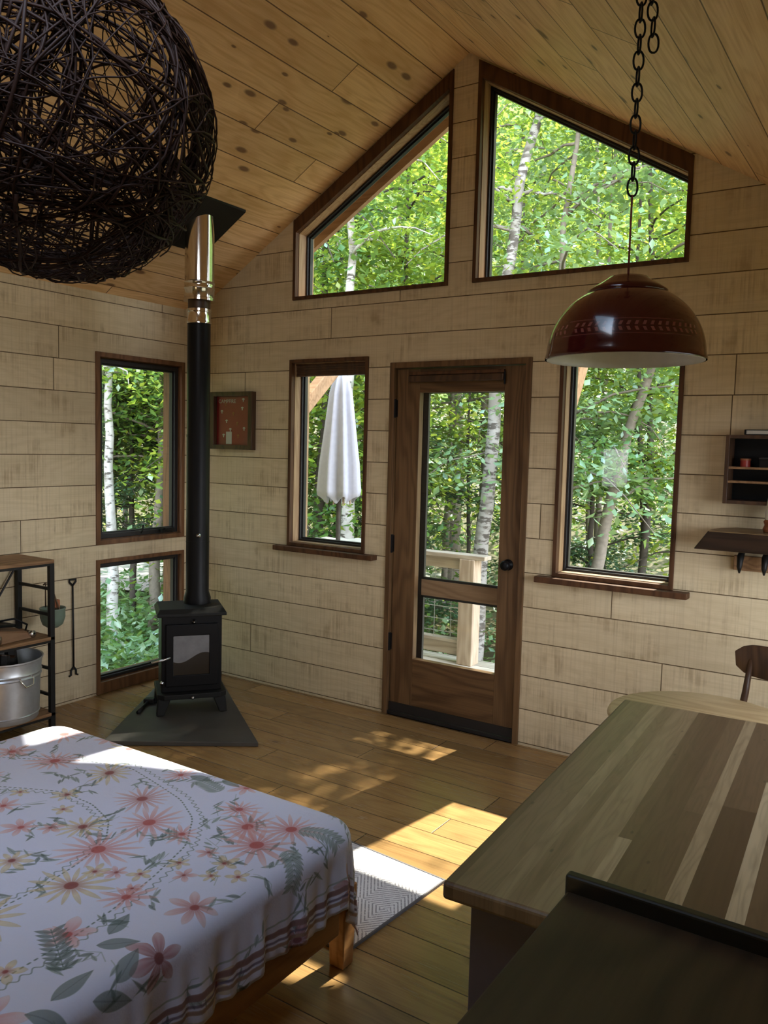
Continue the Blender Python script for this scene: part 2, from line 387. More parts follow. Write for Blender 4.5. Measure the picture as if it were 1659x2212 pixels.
# roller blinds
rb = thing('roller_blind', 'dark brown folded blind across the top of the umbrella window', 'blind')
b = MB()
for k in range(5): b.box(.878, 1.442, .030 + .003 * (k % 2), .062 - .003 * (k % 2), 2.070 + .014 * k, 2.084 + .014 * k)
b.build('folded_slats', MT['walnut'], rb, bevel=.002); MB().box(.876, 1.444, .026, .066, 2.140, 2.150).build('head_rail', MT['trim'], rb)
rb = thing('roller_blind', 'dark brown rolled blind fixed above the glass of the door', 'blind')
MB().box(1.76, 2.372, -.018, .017, 2.012, 2.050).build('rolled_blind', MT['walnut'], rb, bevel=.006); MB().box(1.76, 2.372, -.012, .017, 2.052, 2.072).build('head_rail', MT['trim'], rb, bevel=.003)
MB().tube([(2.375, -.005, 2.06), (2.376, -.005, 1.99)], .006).build('end_cap', MT['black'], rb)

# gable overhang outside
for nm, s, lab in (('barge_board', -1, 'brown barge board under the roof edge beyond the gable glass, left slope'), ('barge_board', 1, 'brown barge board under the roof edge beyond the gable glass, right slope')):
    xe = -.45 if s < 0 else RIGHT + .4
    p = [(RX, RZ - .085), (xe, RZ - K * abs(xe - RX) - .085), (xe, RZ - K * abs(xe - RX) + .2), (RX, RZ + .2)]
    o = MB().prism(p, fG, .275, .31).build(nm, MT['barge']); tag(o, lab, 'board')
for X, ya, za, yb, zb, lab in ((.655, .20, 1.735, .86, 2.30, 'grey slanted roof brace beyond the umbrella window'), (2.62, .2, 1.70, .62, 2.33, 'grey slanted roof brace beyond the lamp window')):
    d0 = Vector((0, yb - ya, zb - za)).normalized(); nn = Vector((0, -d0.z, d0.y)) * .05
    p = [(ya + nn.y, za + nn.z), (yb + nn.y, zb + nn.z), (yb - nn.y, zb - nn.z), (ya - nn.y, za - nn.z)]
    o = MB().prism(p, fL, X - .05, X + .03).build('roof_brace', MT['barge'], bevel=.006); tag(o, lab, 'brace')

# ------------------------------------------------------------------ wood stove, pipe, hearth
o = MB().prism([(.751, -1.383), (1.421, -.898), (.21, -.012), (.012, -.012), (.012, -.25)], fZ, .001, .026).build('hearth_pad', MT['stone'], bevel=.004)
tag(o, 'dark slate hearth pad under the wood stove in the corner', 'hearth')
ang = math.atan2(.279, .217)            # stove width direction
PX, PY = .64, -.60
st = thing('wood_stove', 'small black wood stove with a glass door on the slate pad', 'stove', (.655, -.675, .026), ang)
# local: x along width, -y towards the room
MB().box(-.175, .175, -.145, .14, .125, .585).build('body', MT['black'], st, bevel=.006)
tp = MB().add([(-.20, -.165, .580), (.20, -.165, .580), (.20, .155, .580), (-.20, .155, .580), (-.20, -.165, .598), (.20, -.165, .598), (.20, .155, .598), (-.20, .155, .598),
               (-.185, -.135, .622), (.185, -.135, .622), (.185, .14, .622), (-.185, .14, .622)],
              [(0, 3, 2, 1), (0, 1, 5, 4), (1, 2, 6, 5), (2, 3, 7, 6), (3, 0, 4, 7), (4, 5, 9, 8), (5, 6, 10, 9), (6, 7, 11, 10), (7, 4, 8, 11), (8, 9, 10, 11)])
tp.build('top_plate', MT['cast'], st, bevel=.003)
dr = MB().ring(rect(-.150, .150, .165, .535), rect(-.108, .100, .232, .467), fG, -.165, -.145).build('door', MT['black'], st, bevel=.004)
sg = M('stove_glass'); X = sg.xyz()
w = sg.math('ADD', .335, sg.math('MULTIPLY', sg.math('SINE', sg.math('MULTIPLY', X[0], 24.)), .022))
w = sg.math('ADD', w, sg.math('MULTIPLY', X[0], .10))
up = sg.step(sg.math('SUBTRACT', X[2], w), -.002, .002); sm = sg.noise(sg.vec(X[0], X[1], X[2]), 22., 4)
sgm = sg.pbr(color=sg.mix(up, (.022, .017, .012), sg.mix(sm, (.12, .12, .125), (.24, .24, .245))), rough=sg.math('ADD', .12, sg.math('MULTIPLY', sm, .15)))
MB().prism(rect(-.108, .100, .232, .467), fG, -.158, -.150).build('glass', sgm, dr)
MB().tube([(-.128, -.165, .345), (-.132, -.19, .347), (-.17, -.20, .338), (-.235, -.205, .328)], [.006, .008, .007, .006]).build('handle', MT['silver'], dr, smooth=True)
MB().lathe([(.0001, -.004), (.014, 0), (.014, .006), (.004, .012), (.004, .02)], 16, (0, 0, 0)).build('vent_knob', MT['silver'], st, smooth=True, loc=(.01, -.152, .548)).rotation_euler = (PI / 2, 0, 0)
MB().lathe([(.0001, -.004), (.012, 0), (.012, .01), (.0001, .014)], 16).build('vent_knob', MT['silver'], st, smooth=True, loc=(-.172, -.152, .19)).rotation_euler = (PI / 2, 0, 0)
al = MB().prism([(-.20, -.165), (-.16, -.195), (.16, -.195), (.20, -.165), (.20, .14), (-.20, .14)], fZ, .095, .125).build('ash_lip', MT['cast'], st, bevel=.004)
MB().lathe([(.0001, 0), (.010, 0), (.010, .02), (.0001, .026)], 14).build('ash_knob', MT['silver'], al, smooth=True, loc=(.0, -.192, .105)).rotation_euler = (PI / 2, 0, 0)
for sx in (-1, 1):
    for yy in (-.15, .11):
        b = MB(); t = [(sx * .195, yy - .025, .10), (sx * .12, yy - .025, .10), (sx * .12, yy + .03, .10), (sx * .195, yy + .03, .10)]
        lo = [(sx * .205, yy - .035, .0), (sx * .160, yy - .035, .0), (sx * .160, yy + .015, .0), (sx * .205, yy + .015, .0)]
        b.add(lo + t, [(0, 1, 2, 3), (7, 6, 5, 4), (0, 4, 5, 1), (1, 5, 6, 2), (2, 6, 7, 3), (3, 7, 4, 0)]); b.build('leg', MT['cast'], st, bevel=.006)
sp = thing('stovepipe', 'tall black stovepipe with a shiny steel upper section above the stove', 'stovepipe', (PX, PY, 0))
MB().lathe([(.082, .642), (.082, .68), (.0695, .72), (.0695, 1.02), (.0705, 1.02), (.0705, 1.03), (.0695, 1.03), (.0695, 1.66), (.071, 1.66), (.071, 1.675), (.068, 1.675), (.068, 2.335)], 40).build('black_pipe', MT['black'], sp, 'auto')
MB().lathe([(.0001, 0), (.014, 0), (.014, .01), (.006, .014), (.006, .03)], 14).build('damper_knob', MT['silver'], sp, True, loc=(.055, -.045, 1.07)).rotation_euler = (PI / 2, 0, .6)
MB().lathe([(.072, 2.335), (.072, 2.35), (.069, 2.355), (.069, 2.40), (.073, 2.405), (.073, 2.42)], 40).build('steel_collar', MT['chrome'], sp, 'auto')
MB().lathe([(.066, 2.42), (.066, 2.47)], 40).build('adapter', MT['walnut'], sp, 'auto')
ip = MB().lathe([(.066, 2.468), (.094, 2.468), (.094, 2.482), (.089, 2.486), (.089, 2.535), (.092, 2.54), (.089, 2.545), (.089, 2.57), (.092, 2.575), (.087, 2.58), (.0855, 3.0)], 48).build('insulated_pipe', MT['chrome'], sp, 'auto')
for v_ in ip.data.vertices:
    if v_.co.z > 2.99: v_.co.z = ceil_z(PX + v_.co.x) - .013
b = MB(); hx, hy = .176, .205
for dz in (-.001, -.012):
    pass
vs = [(x, y, ceil_z(x) - dz) for dz in (.014, .001) for x, y in ((PX - hx, PY - hy), (PX + hx, PY - hy), (PX + hx, PY + hy), (PX - hx, PY + hy))]
b.add(vs, [(0, 1, 2, 3), (7, 6, 5, 4), (0, 4, 5, 1), (1, 5, 6, 2), (2, 6, 7, 3), (3, 7, 4, 0)])
tag(b.build('flue_plate', MT['cast']), 'square black flue plate on the pine ceiling around the steel pipe', 'plate')
# small tool on the hearth
tl = thing('ash_tool', 'small dark hand tool lying on the slate hearth pad', 'tool', (.493, -.883, .026), 2.117)
MB().tube([(-.115, 0, .010), (.0, .004, .012), (.08, 0, .016)], [.012, .009, .010]).build('handle', MT['iron'], tl, True)
MB().box(.065, .11, -.035, .03, .0, .034).build('head', MT['iron'], tl, bevel=.006)
# poker on the wall
pk = thing('fire_poker', 'long black fire poker hanging on the wall beside the low window', 'poker', (.012, -1.03, 0))
MB().tube([(.0, 0, .735), (.004, .0, .45), (0, .004, .225)], .0055).build('shaft', MT['iron'], pk, True)
MB().tube([(0, 0, .735), (0, -.022, .758), (0, -.024, .772), (0, .024, .772), (0, .022, .758), (0, 0, .735)], .006).build('loop_handle', MT['iron'], pk, True)
MB().tube([(0, .004, .228), (0, -.014, .205), (0, -.015, .178), (0, -.028, .172)], .006).build('prong', MT['iron'], pk, True)
MB().tube([(0, .004, .228), (0, .02, .205), (0, .021, .178), (0, .034, .172)], .006).build('prong', MT['iron'], pk, True)
# framed picture
pf = thing('framed_print', 'small dark wood frame with a red illustrated print beside the stovepipe', 'picture')
PXa, PXb, PZa, PZb = .172, .560, 1.586, 1.975
MB().ring(rect(PXa, PXb, PZa, PZb), rect(PXa + .036, PXb - .036, PZa + .03, PZb - .03), fG, -.045, -.002).build('frame', MT['walnut'], pf, bevel=.003)
pr = MB().prism(rect(PXa + .034, PXb - .034, PZa + .028, PZb - .028), fG, -.012, -.006).build('print', plain('red_print', (.26, .02, .024), .35), pf)
mk = [(.10, .80), (.06, .66), (.11, .48), (.18, .62), (.28, .88), (.27, .72), (.22, .44), (.29, .34), (.15, .32), (.23, .20), (.08, .21)]
for i, (u, v) in enumerate(mk):
    b = MB(); cx, cz = PXa + .03 + u * .9, PZa + .02 + v * .36
    b.prism([(cx + .012 * math.cos(t), cz + .010 * math.sin(t)) for t in np.linspace(0, PI, 9)], fG, -.0135, -.0122)
    b.prism(rect(cx - .004, cx + .004, cz - .014, cz), fG, -.0135, -.0122); b.build('motif', MT['cream'] if i % 3 else MT['terracotta'], pr)
MB().prism(rect(PXa + .125, PXa + .178, PZa + .035, PZa + .12), fG, -.0135, -.0122).build('painted_reflection', MT['cream'], pr)  # pale reflection in the glazing, painted as a flat patch on the print
tcu = bpy.data.curves.new('title', 'FONT'); tcu.body = 'CAMPFIRE'; tcu.size = .036; tcu.extrude = .0004
to = bpy.data.objects.new('title', tcu); COL.objects.link(to); to.parent = pr; to.location = (PXa + .052, -.0135, PZb - .074); to.rotation_euler = (PI / 2, 0, 0); tcu.materials.append(MT['cream'])
bpy.context.view_layer.update(); tm = bpy.data.meshes.new_from_object(to.evaluated_get(bpy.context.evaluated_depsgraph_get())); mx_ = to.matrix_basis.copy(); bpy.data.objects.remove(to)
to = bpy.data.objects.new('title', tm); COL.objects.link(to); to.parent = pr; to.matrix_basis = mx_
MB().prism(rect(PXa + .036, PXb - .036, PZa + .03, PZb - .03), fG, -.020, -.018).build('glazing', MT['picglass'], pf)

# ------------------------------------------------------------------ metal shelf rack on the left wall
YE, XF = -1.385, .345
sh = thing('shelf_rack', 'black steel shelf rack with wooden boards against the side wall', 'shelf', (0, 0, 0))
YB = -2.15
for x, y in ((XF - .014, YE - .014), (.026, YE - .014), (XF - .014, YB), (.026, YB)):
    MB().box(x - .014, x + .014, y - .014, y + .014, .001, .945).build('post', MT['iron'], sh, bevel=.002)
for y in (YE - .014, YB):
    for z in (.20, .35, .655, .80):
        MB().box(.03, XF - .016, y - .006, y + .006, z - .008, z + .008).build('rung', MT['iron'], sh)
for z in (.085, .515, .945):
    MB().box(.012, XF, YB - .03, YE, z, z + .02).build('board', MT['shelfb'], sh, bevel=.003)
    MB().box(.03, XF - .004, YB - .02, YE - .004, z - .014, z).build('board_frame', MT['iron'], sh)
MB().tube([(.03, YE - .03, .90), (.03, YE - .16, .70), (.03, YE - .40, .54)], .006).build('back_brace', MT['iron'], sh)
# bucket
bk = thing('metal_bucket', 'galvanised round tub on the bottom shelf of the black rack', 'bucket', (.205, -1.615, .106))
MB().lathe([(.178, .0), (.182, .006), (.184, .03), (.190, .035), (.186, .04), (.194, .235), (.200, .241), (.195, .25), (.202, .262), (.197, .272), (.203, .325), (.210, .33), (.210, .338), (.202, .336), (.186, .24), (.172, .012), (.0001, .012)], 48).build('tub', MT['galv'], bk, 'auto')
MB().tube([(.190, .035, .262), (.212, .05, .25), (.222, .04, .215), (.218, .0, .205), (.21, -.02, .235), (.19, -.025, .262)], .0045).build('handle', MT['silver'], bk, True)
for i, (x, y, a, b2) in enumerate(((-.05, .03, .3, .25), (.04, -.04, 1.9, .2), (.0, .07, 2.8, .15))):
    o = thing('firewood_log', ['charred split log standing nearest the wall in the tub', 'charred split log leaning at the front of the tub', 'charred split log lying across the back of the tub'][i], 'log', (.205 + x, -1.615 + y, .12), a)
    MB().tube([(0, 0, .02), (.02, .0, .14), (.045, .01, .31 + .02 * i)], [.034, .036, .032], 7).build('bark', MT['coal'], o); MB().tube([(.044, .01, .309 + .02 * i), (.046, .01, .316 + .02 * i)], .028, 7).build('cut_end', MT['walnut'], o)
# hanging pot
pt = thing('hanging_pot', 'small grey-green enamel pot hanging by a cord from the rack rung', 'pot', (.245, YE + .055, .56))
MB().lathe([(.0001, 0), (.03, .002), (.055, .02), (.068, .06), (.068, .105), (.072, .11), (.070, .115), (.064, .108), (.062, .06), (.03, .012)], 32).build('pot', MT['green_pot'], pt, True)
MB().tube([(-.066, 0, .108), (-.02, -.03, .26), (.0, -.058, .252)], .004).build('cord', MT['rope'], pt, True); MB().tube([(.066, 0, .108), (.022, -.03, .26), (.0, -.058, .252)], .004).build('cord', MT['rope'], pt, True)
o = thing('bristle_brush', 'small orange-brown brush standing in the hanging pot', 'brush', (.262, YE + .055, .60))
MB().tube([(0, 0, 0), (.008, 0, .08)], .012).build('handle', MT['rope'], o, True); MB().box(-.012, .03, -.016, .016, .08, .125).build('bristles', MT['terracotta'], o, bevel=.004)
# leather pouch + torch on the middle board
pu = thing('leather_pouch', 'brown leather pouch with a black flap on the middle shelf board', 'pouch', (.20, -1.63, .536), .12)
b = MB().add([(-.11, -.16, 0), (.11, -.16, 0), (.11, .14, 0), (-.11, .14, 0), (-.08, -.16, .085), (.07, -.16, .085), (.08, .13, .035), (-.08, .13, .045)], [(0, 3, 2, 1), (4, 5, 6, 7), (0, 1, 5, 4), (1, 2, 6, 5), (2, 3, 7, 6), (3, 0, 4, 7)])
b.build('body', MT['leather'], pu, bevel=.012)
MB().box(-.085, .06, -.165, .06, .074, .090, Matrix.Rotation(-.12, 4, 'X')).build('flap', MT['black'], pu, bevel=.006)
MB().tube([(-.05, .03, .088), (0, .10, .10), (.03, .16, .06), (.0, .17, .012)], .006).build('strap', MT['black'], pu, True)
MB().tube([(.115, -.09, .03), (.123, -.085, .03)], .022, 16).build('buckle', MT['silver'], pu, True)
to2 = thing('pocket_torch', 'stubby torch with a round silver head on the middle shelf board', 'torch', (.275, -1.487, .556), .35)
MB().tube([(-.06, 0, 0), (-.01, 0, 0)], [.016, .016], 20).build('barrel', MT['black'], to2, True); MB().tube([(-.012, 0, 0), (.0, 0, 0), (.018, 0, 0), (.022, 0, 0)], [.016, .0205, .0205, .016], 20).build('head', MT['silver'], to2, True)
MB().tube([(.022, 0, .004), (.025, 0, .004)], .006, 12).build('lens', MT['black'], to2)

# ------------------------------------------------------------------ bed
BX0, BX1, BY1, BY0, BZ = 1.44, 2.955, -2.125, -4.15, .485
bd = thing('bed', 'low wooden bed frame with square legs under the floral spread', 'bed')
MB().box(2.905, 2.93, BY0 + .04, BY1 - .08, .145, .27).build('side_rail', MT['bed'], bd, bevel=.004)
MB().box(1.49, 1.515, BY0 + .04, BY1 - .08, .145, .27).build('side_rail', MT['bed'], bd, bevel=.004)
MB().box(1.51, 2.91, BY1 - .085, BY1 - .06, .145, .27).build('foot_rail', MT['bed'], bd, bevel=.004)
MB().box(1.51, 2.91, BY0 + .04, BY0 + .065, .145, .27).build('head_rail', MT['bed'], bd, bevel=.004)
for x, y in ((2.888, -2.133), (1.51, -2.133), (2.888, -4.1), (1.51, -4.1)):
    b = MB(); a, c = .027, .034
    b.add([(x - a, y - a, .001), (x + a, y - a, .001), (x + a, y + a, .001), (x - a, y + a, .001), (x - c, y - c, .265), (x + c, y - c, .265), (x + c, y + c, .265), (x - c, y + c, .265)],
          [(0, 3, 2, 1), (4, 5, 6, 7), (0, 1, 5, 4), (1, 2, 6, 5), (2, 3, 7, 6), (3, 0, 4, 7)]); b.build('leg', MT['bed'], bd, bevel=.004)
MB().box(BX0 + .04, BX1 - .04, BY0 + .04, BY1 - .045, .272, .474).build('mattress', MT['offwhite'], bd, bevel=.04, seg=4)

# floral bedspread: printed cloth drawn as a pattern in cloth coordinates
PPM = 900; A0, A1, B0, B1 = 1.0, 3.42, -4.3, -1.70
NW, NH = int((A1 - A0) * PPM), int((B1 - B0) * PPM)
img = np.ones((NH, NW, 3), np.float32) * np.array([.865, .875, .955], np.float32)
def win(cx, cy, R):
    x0, x1 = max(0, int((cx - R - A0) * PPM)), min(NW, int((cx + R - A0) * PPM) + 1)
    y0, y1 = max(0, int((cy - R - B0) * PPM)), min(NH, int((cy + R - B0) * PPM) + 1)
    if x1 <= x0 or y1 <= y0: return None
    yy, xx = np.mgrid[y0:y1, x0:x1]
    return slice(y0, y1), slice(x0, x1), xx / PPM + A0 - cx, yy / PPM + B0 - cy
def blend(w, a, col):
    img[w[0], w[1]] = img[w[0], w[1]] * (1 - a[..., None]) + col * a[..., None]
def flower(cx, cy, R, n, cin, cmid, cout, rot=None, sharp=1.0, core=.16):
    w = win(cx, cy, R)
    if w is None: return
    x, y = w[2], w[3]; r = np.hypot(x, y); rot = RNG.uniform(0, 6) if rot is None else rot
    th = (np.arctan2(y, x) - rot) / (2 * PI) * n
    k = np.floor(th + .5); t = np.abs(th - k) * 2
    ln = 1 - .25 * np.sin(k * 12.9898 + cx * 37) ** 2
    rb = R * ln * (.20 + .80 * np.clip(1 - t ** 1.3, 0, 1) ** (.95 * sharp))
    a = np.clip((rb - r) * PPM / 2.5, 0, 1)
    q = np.clip(r / (R * ln), 0, 1)
    streak = .75 + .25 * np.sin(t * 9 + k)
    c = np.where((q < .5)[..., None], cin * (1 - 2 * q[..., None]) + cmid * 2 * q[..., None], cmid * (2 - 2 * q[..., None]) + cout * (2 * q[..., None] - 1))
    edge = np.clip(1 - (rb - r) * PPM / 4.0, 0, 1) * .25
    c = c * (1 - edge[..., None])
    blend(w, a * (.40 + .28 * streak) * (1 - .35 * q), c * .84 + .13)
    a2 = np.clip((R * core - r) * PPM / 3, 0, 1); blend(w, a2 * .6, cin * .95)
def leaf(cx, cy, L, wd, ang, col):
    w = win(cx, cy, L * .6)
    if w is None: return
    x = w[2] * math.cos(ang) + w[3] * math.sin(ang); y = -w[2] * math.sin(ang) + w[3] * math.cos(ang)
    u = np.clip(x / L + .5, 0, 1); hw = wd * np.sin(PI * u ** .8) * (np.abs(x) < L / 2)
    a = np.clip((hw - np.abs(y)) * PPM / 2, 0, 1); v = 1 - .25 * (np.abs(y) < .0015)
    blend(w, a * .62, col * v[..., None])
def line(pts, wd, col, alpha=.7, dash=None, wave=0, wl=.03):
    P = np.array(pts, float); seg = np.hypot(*np.diff(P, axis=0).T); s = np.r_[0, np.cumsum(seg)]
    q = np.arange(0, s[-1], .0022)
    # smooth interpolation
    X = np.interp(q, s, P[:, 0]); Y = np.interp(q, s, P[:, 1])
    kk = np.ones(25) / 25
    if len(X) > 60:
        X = np.convolve(np.pad(X, 12, 'edge'), kk, 'valid'); Y = np.convolve(np.pad(Y, 12, 'edge'), kk, 'valid')
    tx, ty = np.gradient(X), np.gradient(Y); nn = np.hypot(tx, ty) + 1e-9
    o = wave * np.sin(q / wl * 2 * PI); X = X - ty / nn * o; Y = Y + tx / nn * o
    for i in range(len(q)):
        if dash and (q[i] % dash) > dash * .5: continue
        w = win(X[i], Y[i], wd * 1.5)
        if w is None: continue
        blend(w, np.clip((wd - np.hypot(w[2], w[3])) * PPM / 1.5, 0, 1) * alpha * .6, col)
C = lambda *a: np.array(a, np.float32)
rose_in, pink, pale, yel, olive, grn, dgrn = C(.58, .22, .20), C(.86, .52, .48), C(.93, .72, .68), C(.88, .76, .46), C(.62, .50, .24), C(.54, .60, .58), C(.38, .44, .42)
ring_o = [(1.42, -3.4), (1.40, -3.0), (1.46, -2.72), (1.63, -2.5), (1.88, -2.34), (2.08, -2.29), (2.24, -2.32), (2.40, -2.36), (2.53, -2.43), (2.64, -2.56), (2.70, -2.73), (2.74, -2.9), (2.762, -3.04), (2.768, -3.2), (2.74, -3.5), (2.6, -3.85)]
ring_i = [(1.70, -3.2), (1.72, -2.85), (1.85, -2.65), (2.05, -2.545), (2.2, -2.545), (2.34, -2.59), (2.43, -2.67), (2.48, -2.80), (2.51, -2.95), (2.52, -3.2), (2.46, -3.5)]
for rg_, k in ((ring_o, 1), (ring_i, -1)):
    P = np.array(rg_); cc = np.array([2.1, -3.05]); n2 = P - cc
    line(P, .0034, dgrn, .9, dash=.018); Q = cc + n2 * (1 + .04 * k); line(Q, .0028, dgrn, .8, wave=.006, wl=.03)
# stems and leaves scattered first
for _ in range(420):
    x, y = RNG.uniform(A0, A1), RNG.uniform(B0, B1)
    if abs(x - 2.1) < .9 and y > -2.3 and RNG.random() < .3: continue
    a = RNG.uniform(0, 2 * PI); L = RNG.uniform(.06, .13)
    p0 = np.array([x, y]); p2 = p0 + L * np.array([math.cos(a), math.sin(a)]); pm = (p0 + p2) / 2 + RNG.normal(0, .015, 2)
    line([p0, pm, p2], .0022, grn, .7)
    for t in (.35, .6, .85, 1.0):
        q = p0 * (1 - t) + p2 * t; sgn = 1 if RNG.random() < .5 else -1
        leaf(q[0], q[1], RNG.uniform(.03, .07), RNG.uniform(.004, .008), a + sgn * RNG.uniform(.3, .9), grn if RNG.random() < .6 else dgrn)
def fern(x, y, L, a, col):
    d = np.array([math.cos(a), math.sin(a)]); line([(x, y), tuple(np.array([x, y]) + d * L)], .0025, col, .8)
    for i in range(9):
        q = np.array([x, y]) + d * L * (i + .5) / 9
        for s in (-1, 1): leaf(q[0] + s * -d[1] * .018, q[1] + s * d[0] * .018, .048, .009, a + s * .95, col)
def Zp(zx, zy): return zx, zy
big = [  # x, y, R, petals, style
    (1.60, -2.22, .10, 14, 'p'), (1.80, -2.40, .10, 14, 'p'), (2.05, -2.36, .09, 13, 'y'), (2.30, -2.43, .10, 16, 'r'), (2.45, -2.53, .11, 14, 'p'), (2.46, -2.72, .115, 16, 'p'), (2.31, -2.66, .08, 11, 'y'),
    (2.70, -2.37, .105, 14, 'p'), (2.82, -2.31, .10, 14, 'p'), (2.80, -2.44, .12, 12, 'p'), (2.60, -2.30, .07, 12, 'p'), (2.58, -2.52, .06, 9, 'p'), (2.56, -2.88, .105, 12, 'y'), (2.52, -3.10, .115, 10, 'y'),
    (2.74, -3.02, .07, 5, 'p'), (2.895, -2.77, .07, 7, 'r'), (2.955, -2.93, .075, 6, 'd'), (1.42, -2.36, .08, 13, 'p'), (1.75, -2.62, .06, 9, 'p'), (2.0, -2.72, .055, 8, 'p'), (2.17, -2.77, .06, 7, 'p'), (2.02, -2.95, .07, 6, 'r'),
    (2.25, -3.05, .06, 6, 'p'), (2.33, -2.90, .06, 8, 'y'), (2.08, -2.55, .05, 8, 'y'), (1.92, -2.17, .08, 12, 'y'), (2.25, -2.22, .06, 11, 'p'), (2.38, -3.3, .11, 12, 'r'), (2.64, -3.35, .10, 10, 'y'), (2.2, -3.45, .1, 13, 'p'), (2.85, -3.3, .09, 6, 'p'),
    (1.9, -3.2, .1, 12, 'p'), (1.75, -2.95, .09, 12, 'y'), (2.1, -3.85, .1, 14, 'p'), (2.5, -3.75, .1, 12, 'r'), (3.10, -2.20, .07, 6, 'd'), (3.15, -2.45, .06, 6, 'd'), (3.12, -2.75, .06, 5, 'y'), (3.14, -3.1, .07, 6, 'd'), (3.05, -1.98, .07, 12, 'y'), (2.93, -1.95, .06, 8, 'd'), (3.20, -1.93, .06, 8, 'd'),
    (2.4, -1.95, .07, 9, 'p'), (1.9, -1.95, .07, 9, 'p'), (3.2, -3.4, .07, 8, 'p')]
small = [(2.72, -2.55), (2.80, -2.57), (2.70, -2.64), (2.76, -2.68), (2.82, -2.64), (2.88, -2.60), (2.60, -2.77), (2.66, -2.74), (2.55, -2.80), (2.70, -2.80), (1.95, -2.63), (2.16, -2.62), (2.24, -2.72), (2.12, -2.86), (2.2, -2.92), (2.0, -2.85), (1.85, -2.78), (2.75, -3.18), (2.45, -3.45)]
for i, (x, y) in enumerate(small): line([(x, y), (x + RNG.uniform(-.05, .05), y + RNG.uniform(-.06, .06))], .002, dgrn, .7)
for _ in range(4000):
    if len(big) > 74: break
    x, y = RNG.uniform(1.35, 2.9), RNG.uniform(-4.1, -2.0)
    if min(math.hypot(x - q[0], y - q[1]) / (q[2] + .05) for q in big) > 1.05: big.append((x, y, RNG.uniform(.05, .085), int(RNG.integers(6, 13)), 'pyp'[int(RNG.integers(0, 3))]))
for x, y, R, n, s in big:
    R *= 1.16; n += 2 if n > 8 else 0
    st_ = dict(p=(rose_in * 1.25, pink, pale), y=(rose_in * .9, yel, olive * 1.15), r=(rose_in, pink * .92, pale * .95), d=(rose_in * .7, rose_in * .95, pink * .75))[s]
    flower(x, y, R, n, *st_, sharp=1.25 if n > 8 else .8)
for i, (x, y) in enumerate(small): flower(x, y, RNG.uniform(.034, .05), 5 if i % 2 else 6, rose_in, yel if i % 3 else pink, olive * 1.1 if i % 3 else pale, sharp=.8)
for x, y, L, a in ((2.84, -3.10, .17, 2.7), (2.66, -3.28, .15, 2.6), (2.85, -2.30, .13, .4), (2.45, -2.24, .12, 2.9), (2.9, -2.42, .12, -.5), (2.05, -3.05, .12, 1.), (2.9, -3.42, .16, 2.2)):
    fern(x, y, L, a, grn if L < .14 else dgrn)
for x, y, L, a in ((2.86, -2.97, .10, .8), (2.93, -3.0, .10, 2.), (2.80, -2.92, .09, 1.9), (2.98, -3.06, .11, 1.1), (2.90, -3.12, .12, 1.7), (2.95, -3.2, .12, .6), (2.2, -2.16, .1, .2), (2.33, -2.2, .1, .1), (2.44, -2.17, .1, -.2)):
    leaf(x, y, L, .022, a, dgrn)
# a printed border along the hem
for b_, wd_, cl_ in ((.0, .010, C(.55, .42, .40)), (.022, .005, C(.42, .36, .44)), (.038, .007, C(.60, .48, .40)), (-.03, .004, grn)): line([(3.10 + b_, -4.2), (3.10 + b_, -1.95), (3.06, -1.96 + .5 * b_), (1.1, -1.96 + b_ * .8)], wd_, cl_, .5)
px = np.ones((NH, NW, 4), np.float32); px[..., :3] = img
im = bpy.data.images.new('floral_cloth_pattern', NW, NH); im.pixels.foreach_set(px.ravel()); im.pack()
cm_ = M('floral_cotton'); tx = cm_.n('TexImage'); tx.image = im
uvn = cm_.n('UVMap'); cm_.t.links.new(uvn.outputs[0], tx.inputs[0])
tc_ = cm_.n('TexCoord').outputs['Object']
cloth_m = cm_.pbr(color=tx.outputs[0], rough=.85, normal=cm_.bump(cm_.math('ADD', cm_.noise(tc_, 9., 4, .6), cm_.math('MULTIPLY', cm_.noise(tc_, 220., 2), .08)), .35, .02), spec=.2, sheen=.15)
NA, NB = 200, 220
r_ = .05
ca0, ca1, cb0, cb1 = 1.20, 3.170, BY0 + .02, -1.90
vs, uv = [], []
ix0, ix1, iy0, iy1 = BX0 + r_, BX1 - r_, BY0 - 1, BY1 - r_
